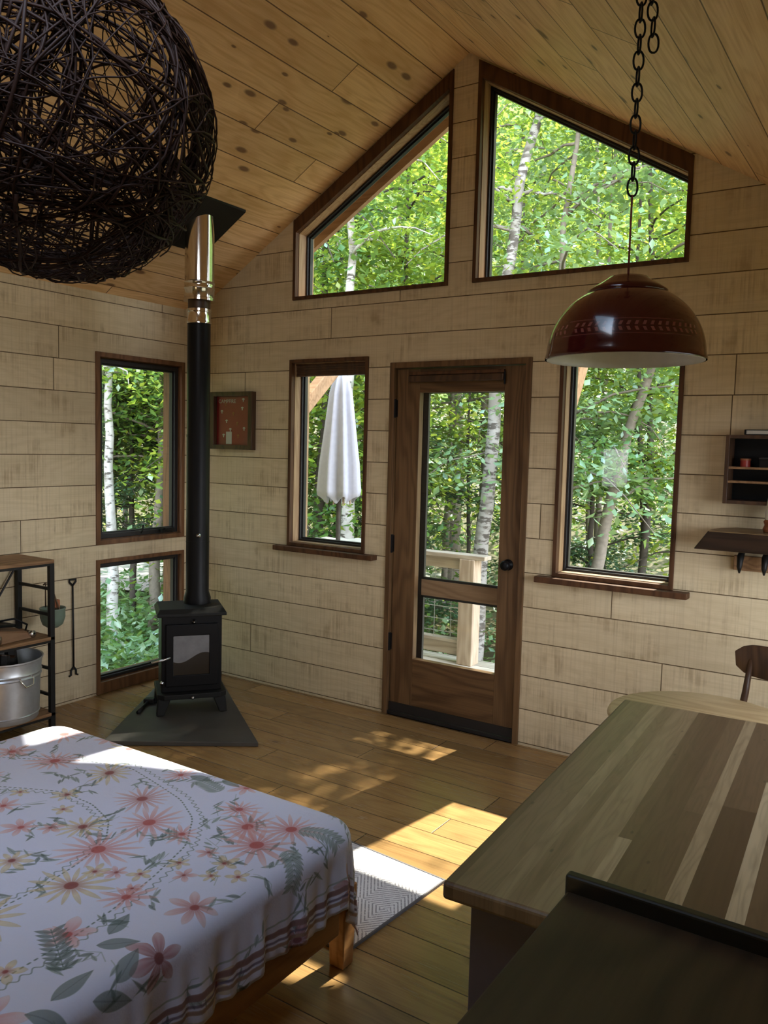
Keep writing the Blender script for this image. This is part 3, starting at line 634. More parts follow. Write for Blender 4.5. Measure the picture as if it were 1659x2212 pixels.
for j in range(NB):
    for i in range(NA):
        a = ca0 + (ca1 - ca0) * i / (NA - 1); b = cb0 + (cb1 - cb0) * j / (NB - 1)
        rc = .05
        qx, qy = min(max(a, ix0 + rc), ix1 - rc), min(b, iy1 - rc)
        dx, dy = a - qx, b - qy; d0_ = math.hypot(dx, dy); dd = max(0., d0_ - rc)
        if dd > 0: qx += dx / d0_ * rc; qy += dy / d0_ * rc
        if dd < 1e-6:
            z = BZ + .0025 * math.sin(a * 11 + b * 5) * math.sin(b * 9 - a * 3)
            vs.append((a, b, z))
        else:
            nx, ny = dx / d0_, dy / d0_
            th = dd / r_
            if th < PI / 2: h, z = r_ * math.sin(th), BZ - r_ * (1 - math.cos(th)); dep = 0
            else:
                dep = dd - r_ * PI / 2; h, z = r_, BZ - r_ - dep
            tcoord = (b if abs(nx) > .7 else a) + math.atan2(ny, nx) * .16
            fold = min(1, dep / .12)
            h += fold * (.008 * math.sin(tcoord * 31 + 1.3) + .006 * math.sin(tcoord * 67 + .4) + .004 * math.sin(tcoord * 113)) + fold * .004
            corner = nx * ny * 2 if (dx > 0 and dy > 0) else 0
            h += dep * .02 * corner + .010 * fold * corner * math.sin(math.atan2(dy, dx) * 10)
            z += fold * (.010 * math.sin(tcoord * 17 + .8) + .006 * math.sin(tcoord * 41)) * dep / .25
            if z < .015: z = .015
            vs.append((qx + nx * h, qy + ny * h, z))
        uv.append(((a - A0) / (A1 - A0), (b - B0) / (B1 - B0)))
fs = [(j * NA + i, j * NA + i + 1, (j + 1) * NA + i + 1, (j + 1) * NA + i) for j in range(NB - 1) for i in range(NA - 1)]
me = bpy.data.meshes.new('bedspread'); me.from_pydata(vs, [], fs); ul_ = me.uv_layers.new(name='UVMap')
li = np.zeros(len(me.loops), np.int32); me.loops.foreach_get('vertex_index', li)
ul_.data.foreach_set('uv', np.array(uv, np.float32)[li].ravel()); me.materials.append(cloth_m); me.polygons.foreach_set('use_smooth', [True] * len(me.polygons))
bs = bpy.data.objects.new('bedspread', me); COL.objects.link(bs); q = bs.modifiers.new('thick', 'SOLIDIFY'); q.thickness = .003; q.offset = 1
tag(bs, 'white bedspread printed with pink and yellow flowers draped over the bed', 'bedspread')

# ------------------------------------------------------------------ rug
rm = M('woven_rug'); X = rm.xyz()
u = rm.math('PINGPONG', rm.math('ADD', X[0], .013), .075); v = rm.math('ADD', X[1], rm.math('MULTIPLY', u, .9))
blk = rm.math('FLOOR', rm.math('DIVIDE', X[1], .15)); u2 = rm.math('PINGPONG', rm.math('ADD', X[0], rm.math('MULTIPLY', blk, .09)), .11)
v2 = rm.math('ADD', rm.math('MULTIPLY', X[1], 1.), rm.math('MULTIPLY', u2, 1.3))
ln = rm.math('FRACT', rm.math('DIVIDE', v2, .021)); nz = rm.noise(rm.n('TexCoord').outputs['Object'], 160., 3)
ln = rm.math('MULTIPLY', rm.step(ln, .55, .68), rm.step(nz, .30, .5))
rugm = rm.pbr(color=rm.mix(ln, (.66, .65, .66), (.30, .29, .31)), rough=.95, normal=rm.bump(rm.math('ADD', ln, nz), .4, .003), spec=.1)
rg = thing('woven_rug', 'white rug with a grey line pattern beside the bed corner', 'rug', (2.912, -1.515, .001), -.075)
MB().box(-1.25, 0, -.575, 0, 0, .009).build('pile', rugm, rg, bevel=.003)
MB().ring(rect(-1.256, .006, -.581, .006), rect(-1.25, 0, -.575, 0), fZ, 0, .010).build('binding', plain('dark_binding', (.10, .095, .10), .8), rg)

# ------------------------------------------------------------------ island, noodle board
ia = .0552
ct = thing('butcher_block_top', 'striped butcher block counter top with a dark front edge', 'countertop', (3.690, -2.960, 0), ia)
bm_ = M('butcher_block'); X = bm_.xyz()
xw = bm_.math('ADD', X[0], bm_.math('MULTIPLY', bm_.math('SINE', bm_.math('MULTIPLY', X[0], 55.)), .012))
su = bm_.math('ADD', bm_.math('DIVIDE', xw, .043), .25); si = bm_.math('FLOOR', su); sf = bm_.math('FRACT', su)
sr_ = bm_.n('TexWhiteNoise', {'W': bm_.math('ADD', si, 23.)}, noise_dimensions='1D').outputs[0]
ll = bm_.math('ADD', X[1], bm_.math('MULTIPLY', sr_, 7.)); sj = bm_.math('FLOOR', bm_.math('DIVIDE', ll, 1.7))
s2 = bm_.n('TexWhiteNoise', {'Vector': bm_.vec(si, sj, 3.)}, noise_dimensions='2D').outputs[0]
bc = bm_.ramp(s2, [(0., (.105, .066, .035)), (.4, (.165, .11, .06)), (.7, (.215, .15, .085)), (.84, (.31, .23, .135)), (.93, (.42, .33, .205)), (1., (.50, .41, .27))])
gv = bm_.noise(bm_.vec(bm_.math('ADD', bm_.math('MULTIPLY', X[0], 70.), bm_.math('MULTIPLY', s2, 60.)), bm_.math('MULTIPLY', X[1], 2.6), X[2]), 1., 5, .65, .4)
cg = bm_.noise(bm_.vec(bm_.math('MULTIPLY', X[0], 16.), bm_.math('ADD', bm_.math('MULTIPLY', X[1], 1.6), bm_.math('MULTIPLY', s2, 30.)), 0.), 1., 2)
cgr = bm_.math('POWER', bm_.math('MULTIPLY_ADD', bm_.math('SINE', bm_.math('MULTIPLY', cg, 70.)), .5, .5), 2.5)
bc = bm_.mix(bm_.math('MULTIPLY', bm_.step(gv, .45, .75), .4), bc, (.09, .058, .03)); bc = bm_.mix(bm_.math('MULTIPLY', cgr, .22), bc, (.08, .05, .025))
kv = bm_.n('TexVoronoi', {'Vector': bm_.vec(bm_.math('MULTIPLY', X[0], 7.), bm_.math('MULTIPLY', X[1], 3.), 0.), 'Scale': 1.}, voronoi_dimensions='2D')
bc = bm_.mix(bm_.math('MULTIPLY', bm_.math('SUBTRACT', 1., bm_.step(kv.outputs[0], .01, .03)), .5), bc, (.03, .02, .012))
butcher = bm_.pbr(color=bc, rough=bm_.math('ADD', .33, bm_.math('MULTIPLY', gv, .15)), normal=bm_.bump(gv, .15, .002), spec=.45)
MB().box(0, .72, 0, 1.232, .868, .900).build('worktop', butcher, ct, bevel=.007, seg=3)
ic = thing('island_cabinet', 'slate purple painted cabinet below the butcher block top', 'cabinet', (3.690, -2.960, 0), ia)
MB().box(.035, .69, .045, 1.19, .08, .868).build('carcass', MT['cab'], ic, bevel=.003); MB().box(.075, .66, .09, 1.14, .001, .08).build('plinth', MT['sash'], ic)
MB().box(.030, .035, .06, .60, .1, .85).build('door_panel', MT['cab'], ic, bevel=.002); MB().box(.030, .035, .61, 1.175, .1, .85).build('door_panel', MT['cab'], ic, bevel=.002)
nb = thing('stove_cover_board', 'dark stained wooden board with a raised back lip in front of the counter', 'board', (3.92, -2.968, 0), 0)
MB().box(0, .72, -.68, -.018, .945, .972).build('board', MT['noodle'], nb, bevel=.004)
MB().box(-.004, .724, -.020, .0, .945, .997).build('lip', MT['noodlelip'], nb, bevel=.005, seg=3)
MB().box(0.01, .03, -.66, -.03, .925, .945).build('cleat', MT['noodlelip'], nb); MB().box(.69, .71, -.66, -.03, .925, .945).build('cleat', MT['noodlelip'], nb)
ck = thing('kitchen_range', 'dark range standing below the stained cover board', 'range', (3.955, -3.63, 0))
MB().box(0, .62, 0, .60, .09, .924).build('body', MT['black'], ck, bevel=.004)
for x, y in ((.05, .05), (.57, .05), (.05, .55), (.57, .55)): MB().tube([(x, y, .001), (x, y, .09)], .02, 12).build('foot', MT['iron'], ck)

# ------------------------------------------------------------------ round table, chair
tb = thing('round_table', 'pale wood round table behind the butcher block counter', 'table', (3.745, -1.245, 0))
MB().lathe([(.0001, .712), (.285, .712), (.305, .718), (.312, .726), (.308, .736), (.298, .740), (.0001, .740)], 64).build('tabletop', MT['maple'], tb, 'auto')
MB().lathe([(.045, .03), (.038, .08), (.032, .4), (.045, .66), (.12, .70), (.12, .712)], 32).build('pedestal', MT['walnut'], tb, 'auto')
for k in range(3):
    a = k * 2 * PI / 3 + .4; MB().tube([(0, 0, .06), (.14 * math.cos(a), .14 * math.sin(a), .05), (.26 * math.cos(a), .26 * math.sin(a), .017)], [.03, .024, .016]).build('foot', MT['walnut'], tb, True)
chr_ = thing('dining_chair', 'dark walnut chair with a curved backrest between table and wall', 'chair', (3.828, -.80, 0), -.45)
# local: back at +y, seat towards -y
MB().prism([(-.20, -.21), (.20, -.21), (.215, .0), (.19, .19), (-.19, .19), (-.215, 0)], fZ, .435, .458).build('seat', MT['walnut'], chr_, bevel=.008)
b = MB(); n = 14; vs = []; 
for i in range(n + 1):
    u = -1 + 2 * i / n; x = .215 * u; y = .225 - .045 * u * u + .012; hh = .070 * (1 - abs(u) ** 7 * .55)
    for z in (-1, 1):
        for t in (0, .018): vs.append((x, y + t - z * .006, .795 + z * hh))
fs = []
for i in range(n):
    a = i * 4; c = a + 4
    fs += [(a, c, c + 2, a + 2), (a + 1, a + 3, c + 3, c + 1), (a, a + 1, c + 1, c), (a + 2, c + 2, c + 3, a + 3)]
fs += [(0, 2, 3, 1), (n * 4, n * 4 + 1, n * 4 + 3, n * 4 + 2)]
b.add(vs, fs); b.build('backrest', MT['walnut'], chr_, 'auto', bevel=.006)
for s in (-1, 1):
    MB().tube([(s * .185, .19, .002), (s * .178, .165, .44), (s * .165, .205, .66), (s * .160, .222, .80)], [.012, .016, .014, .011], 12).build('leg', MT['walnut'], chr_, True)
    MB().tube([(s * .185, -.19, .002), (s * .165, -.165, .44)], [.011, .016], 12).build('leg', MT['walnut'], chr_, True)

# ------------------------------------------------------------------ wall shelves on the right
wc = thing('wall_cubby', 'small dark wooden box shelf fixed on the plank wall', 'shelf', (0, 0, 0))
CX0, CX1, CZ0, CZ1, CD = 3.555, 3.99, 1.412, 1.727, -.13
MB().box(CX0, CX0 + .018, CD, -.003, CZ0, CZ1).build('side_panel', MT['walnut'], wc, bevel=.002); MB().box(CX1 - .018, CX1, CD, -.003, CZ0, CZ1).build('side_panel', MT['walnut'], wc, bevel=.002)
MB().box(CX0 + .018, CX1 - .018, CD, -.003, CZ1 - .016, CZ1).build('top_panel', MT['walnut'], wc); MB().box(CX0 + .018, CX1 - .018, CD, -.003, CZ0, CZ0 + .016).build('bottom_panel', MT['walnut'], wc)
MB().box(CX0 + .018, CX1 - .018, -.012, -.003, CZ0 + .016, CZ1 - .016).build('back_panel', MT['black'], wc)
for z in (1.572, 1.508): MB().box(CX0 + .018, CX1 - .018, CD + .004, -.012, z, z + .010).build('shelf', MT['shelfb'], wc)
o = thing('notebook', 'dark notebook lying flat on top of the wall box shelf', 'book', (3.80, -.07, 1.728), 0)
MB().box(-.16, .16, -.055, .055, .003, .020).build('pages', MT['cream'], o); MB().box(-.168, .168, -.06, .058, .020, .024).box(-.168, .168, -.06, .058, 0, .003).box(-.168, -.160, -.06, .058, .003, .020).build('cover', MT['black'], o)
o = thing('red_tin', 'small red round tin on the upper board of the wall box', 'tin', (3.635, -.075, 1.582), 0)
MB().lathe([(.0001, 0), (.022, 0), (.022, .03), (.0001, .03)], 20).build('body', MT['red'], o, 'auto'); MB().lathe([(.0235, .03), (.0235, .038), (.0001, .038)], 20).build('lid', MT['terracotta'], o, 'auto')
o = thing('dark_box', 'flat dark box on the upper board of the wall box', 'box', (3.76, -.08, 1.582)); MB().box(-.06, .06, -.045, .045, 0, .036).build('body', MT['black'], o, bevel=.003); MB().box(-.062, .062, -.047, .047, .036, .046).build('lid', MT['sash'], o, bevel=.003)
ls = thing('live_edge_shelf', 'dark live edge wooden shelf with hooks under the wall box', 'shelf', (0, 0, 0))
zt, zb = 1.292, 1.205
top = [(3.60, -.005), (3.545, -.10), (3.525, -.20), (3.530, -.28), (4.25, -.28), (4.25, -.005)]
low = [(3.57, -.005), (3.49, -.10), (3.462, -.20), (3.468, -.262), (4.25, -.262), (4.25, -.005)]
n = len(top); b = MB(); b.add([(x, y, zb) for x, y in low] + [(x, y, zt) for x, y in top], [tuple(range(n - 1, -1, -1))] + [(i, (i + 1) % n, (i + 1) % n + n, i + n) for i in range(n)])
b.build('slab', MT['darkslab'], ls, bevel=.006)
MB().prism([(x + .004 if x < 4 else x, y) for x, y in top], fZ, zt - .001, zt + .003).build('top_surface', MT['slabtop'], ls)
MB().box(3.60, 4.2, -.022, -.003, 1.095, 1.165).build('hook_rail', MT['shelfb'], ls, bevel=.003)
for x in (3.640, 3.745):
    MB().tube([(x, -.03, 1.20), (x, -.085, 1.165), (x, -.10, 1.12), (x, -.095, 1.092)], [.012, .016, .012, .004], 10).build('hook', MT['iron'], ls, True)
vz = thing('tapered_vase', 'pale tapered vase with a wooden foot standing on the live edge shelf', 'vase', (3.785, -.13, 1.296))
MB().lathe([(.0001, 0), (.048, 0), (.052, .012), (.045, .03), (.05, .045), (.044, .055)], 32).build('foot', MT['terracotta'], vz, 'auto')
MB().lathe([(.044, .055), (.046, .08), (.036, .16), (.026, .22), (.024, .25), (.0001, .255)], 32).build('body', MT['white'], vz, 'auto')

# ------------------------------------------------------------------ red pendant lamp
LX, LY, LZ, LR = 3.700, -2.135, 1.862, .188
lp = thing('pendant_lamp', 'dark red enamel dome lamp on a chain above the counter', 'lamp', (LX, LY, LZ))
prof = [(LR + .002, -.002), (LR + .003, .003)] + [(LR * math.cos(t) ** .92, .004 + .175 * math.sin(t)) for t in np.linspace(.05, 1.12, 16)]
lm = M('red_enamel'); X = lm.xyz(); an = lm.math('ARCTAN2', X[1], X[0]); uu = lm.math('FRACT', lm.math('MULTIPLY', an, 64 / (2 * PI)))
zc = lm.math('SUBTRACT', X[2], .058); az = lm.math('ABSOLUTE', zc)
lfm = lm.math('ABSOLUTE', lm.math('SUBTRACT', uu, lm.math('ADD', .3, lm.math('MULTIPLY', az, 25.))))
lf = lm.math('MULTIPLY', lm.math('LESS_THAN', lfm, .2), lm.math('MULTIPLY', lm.math('GREATER_THAN', az, .002), lm.math('LESS_THAN', az, .011)))
gap = lm.math('GREATER_THAN', lm.math('FRACT', lm.math('MULTIPLY', an, 3 / (2 * PI))), .06)
lf = lm.math('MULTIPLY', lf, gap)
ln2 = lm.math('LESS_THAN', lm.math('ABSOLUTE', lm.math('SUBTRACT', az, .017)), .0012)
lf = lm.math('MAXIMUM', lf, lm.math('MULTIPLY', ln2, .35))
redm = lm.pbr(color=lm.mix(lf, (.045, .003, .003), (.17, .055, .04)), rough=.16, spec=.5, coat=.4)
MB().lathe(prof, 72, cap=False).build('shade', redm, lp, True)
MB().lathe([(r - .004, z - .001 if i < 2 else z - .004) for i, (r, z) in enumerate(prof)] , 72, cap=False).build('shade_lining', MT['white'], lp, True)
zt_ = prof[-1][1]; rt_ = prof[-1][0]
MB().lathe([(rt_ + .005, zt_ - .006), (rt_ + .007, zt_ + .002), (rt_ - .010, zt_ + .014), (.052, zt_ + .030), (.045, zt_ + .036), (.0001, zt_ + .038)], 48).build('cap', redm, lp, True)
MB().tube([(0, 0, zt_ + .03), (0, 0, .392)], .0026, 8).build('cord', MT['cord'], lp, True)
MB().lathe([(.0001, .0), (.024, .01), (.028, .05), (.016, .085), (.016, .14)], 20, (0, 0, .03)).build('bulb', MT['white'], lp, True)
CH = ceil_z(LX) - LZ
def link(b, c, ax, L=.030, Wd=.0155, r=.0026):
    pts = []
    for k in range(18):
        t = 2 * PI * k / 18; ex = math.copysign(abs(math.cos(t)) ** .8, math.cos(t)); x, z = Wd * .62 * ex * 1.25, L * .72 * math.sin(t)
        pts.append((c[0] + ax[0] * x, c[1] + ax[1] * x, c[2] + z))
    b.tube(pts, r, 7, closed=True)
b = MB(); z = .392 + .018; k = 0
while z < CH - .02:
    a = (math.cos(.58), math.sin(.58)) if k % 2 == 0 else (-math.sin(.58) * .9, math.cos(.58) * .9)
    link(b, (0, 0, z), a); z += .0365; k += 1
z = .742; k = 0
while z < CH - .03:
    f = (z - .742) / (CH - .742)
    a = (math.cos(.6), math.sin(.6)) if k % 2 == 0 else (-math.sin(.6), math.cos(.6))
    link(b, (.028 * (1 - .5 * f), .018 * (1 - .5 * f), z), a); z += .0365; k += 1
b.build('chain', MT['black'], lp, True)
MB().lathe([(.0001, CH - .035), (.012, CH - .032), (.012, CH - .02), (.045, CH - .014), (.05, CH + .03), (.0001, CH + .03)], 24).build('ceiling_hook', MT['black'], lp, 'auto')

# ------------------------------------------------------------------ woven twig globe
GB = Vector((2.61, -2.934, 2.362)); GR = .352
tg = thing('twig_globe', 'large globe of woven dark twigs hanging above the bed', 'pendant globe', GB)
b = MB(); rr = random.Random(11)
def strand(axis, off, Rr, r, jit, a0, a1, n):
    u = axis.orthogonal().normalized(); v = axis.cross(u); h = Rr * off; c = axis * h; q = math.sqrt(max(0.02, Rr * Rr - h * h)); ph = rr.uniform(0, 6); pts = []
    f1, f2 = rr.randint(2, 5), rr.randint(5, 11); j1, j2 = rr.uniform(-1, 1) * jit, rr.uniform(-1, 1) * jit * .6
    for k in range(n + 1):
        t = a0 + (a1 - a0) * k / n
        p = c + (u * math.cos(t) + v * math.sin(t)) * q
        p = p + axis * (j1 * math.sin(f1 * t + ph) + j2 * math.sin(f2 * t))
        p = p.normalized() * (Rr + .006 * math.sin(f2 * t + ph)); pts.append(p)
    b.tube(pts, [r * (1 - .5 * k / n) for k in range(n + 1)], 5)
for i in range(26):           # bundles
    ax = Vector((rr.gauss(0, 1), rr.gauss(0, 1), rr.gauss(0, 1))).normalized(); of = rr.uniform(-.75, .75)
    for k in range(5):
        a2 = (ax + Vector((rr.gauss(0, .035), rr.gauss(0, .035), rr.gauss(0, .035)))).normalized(); s0 = rr.uniform(0, 6)
        strand(a2, of + rr.gauss(0, .02), GR * rr.uniform(.95, 1.0), rr.uniform(.0028, .005), .02, s0, s0 + rr.uniform(3.5, 6.5), 46)
for i in range(105):          # loose twigs
    ax = Vector((rr.gauss(0, 1), rr.gauss(0, 1), rr.gauss(0, 1))).normalized(); s0 = rr.uniform(0, 6)
    strand(ax, rr.uniform(-.8, .8), GR * rr.uniform(.93, 1.01), rr.uniform(.0015, .0032), .05, s0, s0 + rr.uniform(1.5, 5), 36)
for i in range(60):           # thicker nest at the bottom
    ax = Vector((rr.gauss(0, .35), rr.gauss(0, .35), -1)).normalized(); s0 = rr.uniform(0, 6)
    strand(ax, rr.uniform(.55, .97), GR * rr.uniform(.95, 1.01), rr.uniform(.0015, .003), .02, s0, s0 + rr.uniform(2, 5), 30)
b.build('twig_weave', plain('dark_twig', (.026, .011, .007), .55, 0., .5, 60, spec=.15), tg, True)
MB().tube([(0, 0, GR - .01), (0, 0, ceil_z(GB.x) - GB.z)], .004, 8).build('hanging_cord', MT['black'], tg, True)

# ------------------------------------------------------------------ outside: deck, rail, umbrella, table
GZ = -.75
struct(MB().box(-.15, 2.95, WT, 1.70, -.11, -.06).build('deck', MT['deck']), 'sunlit deck boards outside the door')
dk = thing('deck_railing', 'wooden deck railing with wire mesh beyond the door glass', 'railing')
MB().box(-.17, 1.56, 1.48, 1.60, .775, .808).build('rail_cap', MT['cedarh'], dk, bevel=.004)
MB().box(-.15, 1.34, 1.515, 1.56, .685, .775).build('top_rail', MT['cedarh'], dk, bevel=.004)
MB().box(-.15, 1.34, 1.50, 1.58, .10, .125).box(-.15, 1.34, 1.52, 1.56, .0, .10).build('bottom_rail', MT['cedarh'], dk, bevel=.003)
MB().box(1.345, 1.475, 1.475, 1.605, -.06, .775).build('post', MT['cedar'], dk, bevel=.006); MB().box(-.15, -.02, 1.475, 1.605, -.06, .775).build('post', MT['cedar'], dk, bevel=.006)
b = MB()
for z in np.arange(.17, .68, .10): b.tube([(-.15, 1.54, z), (1.345, 1.54, z)], .003, 5)
for x in np.arange(.05, 1.34, .15): b.tube([(x, 1.54, .12), (x, 1.54, .69)], .0025, 5)
b.build('wire_mesh', MT['wire'], dk)
um = thing('patio_umbrella', 'folded off-white patio umbrella on the deck outside the narrow casement', 'umbrella', (.41, 1.15, -.06))
MB().tube([(0, 0, 0.0), (0, 0, 2.32)], .019, 14).build('pole', MT['darkbark'], um, True)
vs = []; n = 72; hs = [(1.26, 0.139), (1.33, 0.144), (1.55, 0.130), (1.85, 0.099), (2.10, 0.074), (2.20, 0.063), (2.235, .05), (2.26, .03)]
for z, r in hs:
    for k in range(n):
        t = 2 * PI * k / n; f = 1 + (.24 * math.sin(8 * t + z * .6) + .06 * math.sin(16 * t + 1)) * (1 if z < 2.2 else .3)
        vs.append((r * f * math.cos(t), r * f * math.sin(t), z + (.03 * math.sin(8 * t + 1) if z < 1.3 else 0)))
fs = [(i * n + k, i * n + (k + 1) % n, (i + 1) * n + (k + 1) % n, (i + 1) * n + k) for i in range(len(hs) - 1) for k in range(n)] + [tuple((len(hs) - 1) * n + k for k in range(n))]
b = MB(); b.add(vs, fs); co = b.build('canopy', MT['canvas'], um, True); q = co.modifiers.new('thick', 'SOLIDIFY'); q.thickness = .004
for k in range(8):
    t = k * PI / 4 + .2; MB().tube([(.10 * math.cos(t), .10 * math.sin(t), 1.22), (.05 * math.cos(t), .05 * math.sin(t), 1.9)], .006, 6).build('rib', MT['cedar'], um)
MB().lathe([(.0001, 2.32), (.02, 2.32), (.025, 2.35), (.0001, 2.38)], 16).build('finial', MT['cedar'], um, True)
MB().lathe([(.20, 0), (.20, .05), (.05, .07), (.05, .2)], 32).build('base', MT['iron'], um, 'auto')
pt2 = thing('patio_table', 'small round patio table on the deck around the folded umbrella', 'table', (.41, 1.15, -.06))
MB().ring([(.34 * math.cos(t), .34 * math.sin(t)) for t in np.linspace(0, 2 * PI, 40)[:-1]], [(.03 * math.cos(t), .03 * math.sin(t)) for t in np.linspace(0, 2 * PI, 40)[:-1]], fZ, .86, .885).build('tabletop', MT['wire'], pt2)
for k in range(3):
    t = k * 2 * PI / 3 + .3; MB().tube([(.2 * math.cos(t), .2 * math.sin(t), .86), (.28 * math.cos(t), .28 * math.sin(t), .0)], .014, 8).build('leg', MT['wire'], pt2)
b = MB(); n = 48; prof = [(.03, .0), (.06, .02), (.14, .035), (.24, .03), (.33, .012), (.352, .004), (.356, -.05), (.36, -.10)]; vs = []
for r, z in prof:
    for k in range(n):
        t = 2 * PI * k / n; vs.append((r * (1 + .04 * math.sin(7 * t) * (r > .34)) * math.cos(t), r * (1 + .04 * math.sin(7 * t) * (r > .34)) * math.sin(t), .888 + z + .012 * math.sin(5 * t + r * 30) * (.1 < r < .3)))
b.add(vs, [(i * n + k, i * n + (k + 1) % n, (i + 1) * n + (k + 1) % n, (i + 1) * n + k) for i in range(len(prof) - 1) for k in range(n)])
tc2 = b.build('table_cover', MT['offwhite'], None, True, loc=(.41, 1.15, -.06)); tag(tc2, 'rumpled white cover on the patio table below the folded umbrella', 'cover')

# ------------------------------------------------------------------ ground, road, trees
b = MB(); n = 60
for j in range(n + 1):
    for i in range(n + 1):
        x, y = -26 + 44 * i / n, -10 + 42 * j / n
        b.v.append((x, y, GZ - .02 + .10 * math.sin(x * .7) * math.cos(y * .6) * min(1, max(0, (abs(x - 2) - 4) / 4 + max(0, y - 3) / 4)) + max(0, y - 9) * .16 + max(0, -x - 9) * .12))
b.f += [(j * (n + 1) + i, j * (n + 1) + i + 1, (j + 1) * (n + 1) + i + 1, (j + 1) * (n + 1) + i) for j in range(n) for i in range(n)]
struct(b.build('ground', MT['earth'], None, True), 'shaded forest floor around the cabin')
struct(MB().prism([(-11.5, 0.9), (-6.3, 4.0), (-1.5, 6.6), (-2.2, 8.2), (-7.6, 5.4), (-12.6, 2.2)], fZ, GZ + .05, GZ + .24).build('gravel_road', MT['gravel']), 'grey gravel road beyond the low side window')

def leafcloud(P, size, flat=.55, seed=0):
    """kite-shaped folded leaves at points P"""
    g = np.random.default_rng(seed); n = len(P); s = size * g.uniform(.5, 1.0, n)[:, None]
    az = g.uniform(0, 2 * PI, n); tilt = g.normal(0, flat, n)
    d = np.c_[np.cos(az) * np.cos(tilt), np.sin(az) * np.cos(tilt), -np.abs(np.sin(tilt)) * .7 - .12]; d /= np.linalg.norm(d, axis=1)[:, None]
    up = np.c_[g.normal(0, .35, n), g.normal(0, .35, n), np.ones(n)]; sd = np.cross(d, up); sd /= np.linalg.norm(sd, axis=1)[:, None]; nn = np.cross(sd, d)
    w = .30
    V = np.stack([P, P + d * s * .45 + sd * s * w - nn * s * .08, P + d * s, P + d * s * .45 - sd * s * w - nn * s * .08], 1).reshape(-1, 3)
    k = np.arange(n)[:, None] * 4
    F = np.concatenate([k + [0, 1, 2], k + [0, 2, 3]], 1).reshape(-1, 3)
    return V, F
def leafmesh(name, P, size, mat, parent, flat=.55, seed=0):
    V, F = leafcloud(np.asarray(P), size, flat, seed)
    me = bpy.data.meshes.new(name); me.vertices.add(len(V)); me.vertices.foreach_set('co', V.astype(np.float32).ravel())
    me.loops.add(len(F) * 3); me.loops.foreach_set('vertex_index', F.astype(np.int32).ravel())
    me.polygons.add(len(F)); me.polygons.foreach_set('loop_start', np.arange(len(F), dtype=np.int32) * 3)
    me.update(calc_edges=True); me.materials.append(mat)
    o = bpy.data.objects.new(name, me); COL.objects.link(o); o.parent = parent; return o
tree_seed = [100]
def tree(name, label, path, r, bark, leaf, zlo, zhi, nb, blen, per, size, group=None, flat=.5, cat='tree', spread=.16, extra=None):
    """path: trunk points (world, from the ground up); branches between zlo and zhi"""
    tree_seed[0] += 1; g = np.random.default_rng(tree_seed[0])
    P = [Vector(p) for p in path]; base = P[0].copy(); t = thing(name, label, cat, base, 0, group)
    m = len(P); pts = []
    for i in range(m - 1):
        for k in range(4): pts.append(P[i].lerp(P[i + 1], k / 4) - base)
    pts.append(P[-1] - base)
    MB().tube([p + Vector((g.normal(0, r * .12), g.normal(0, r * .12), 0)) for p in pts], [max(.008, r * (1 - .75 * i / len(pts))) for i in range(len(pts))], 10).build('trunk', bark, t, True)
    L = []; bb = MB()
    zs = np.array([p.z for p in pts])
    for k in range(nb):
        z = g.uniform(zlo, zhi) - base.z; i = int(np.clip(np.searchsorted(zs, z), 1, len(pts) - 1)); f = np.clip((z - zs[i - 1]) / max(1e-3, zs[i] - zs[i - 1]), 0, 1)
        p0 = np.array(pts[i - 1].lerp(pts[i], f)); az = g.uniform(0, 2 * PI); ln = blen * g.uniform(.55, 1.2); rise = g.uniform(-.05, .5)
        q = [p0 + ln * s * np.array([math.cos(az + .3 * s), math.sin(az + .3 * s), rise - .45 * s * s]) + g.normal(0, .02, 3) * (s > 0) for s in np.linspace(0, 1, 7)]
        bb.tube(q, [max(.004, r * .28 * (1 - s * .8)) for s in np.linspace(0, 1, 7)], 5)
        Q = np.array(q); n = int(per * 1.4 * g.uniform(.7, 1.3)); u = g.uniform(.15, 1, n) ** .8 * 6; a = np.floor(u).clip(0, 5).astype(int); w = (u - a)[:, None]
        c = Q[a] * (1 - w) + Q[a + 1] * w
        L.append(c + g.normal(0, 1, (n, 3)) * np.array([spread, spread, spread * .45]) * (.6 + .9 * (u / 6)[:, None]))
    bb.build('branches', bark, t, True)
    if extra is not None: L.append(np.asarray(extra) - np.array(base))
    leafmesh('foliage', np.concatenate(L), size, leaf, t, flat, tree_seed[0]); return t
def trunk(x, y, x2, y2, h, n=4, wob=.08, seed=0):
    g = random.Random(seed); return [(x + (x2 - x) * i / n + (g.uniform(-wob, wob) if 0 < i < n else 0), y + (y2 - y) * i / n + (g.uniform(-wob, wob) if 0 < i < n else 0), GZ - .05 + (h - GZ) * i / n) for i in range(n + 1)]
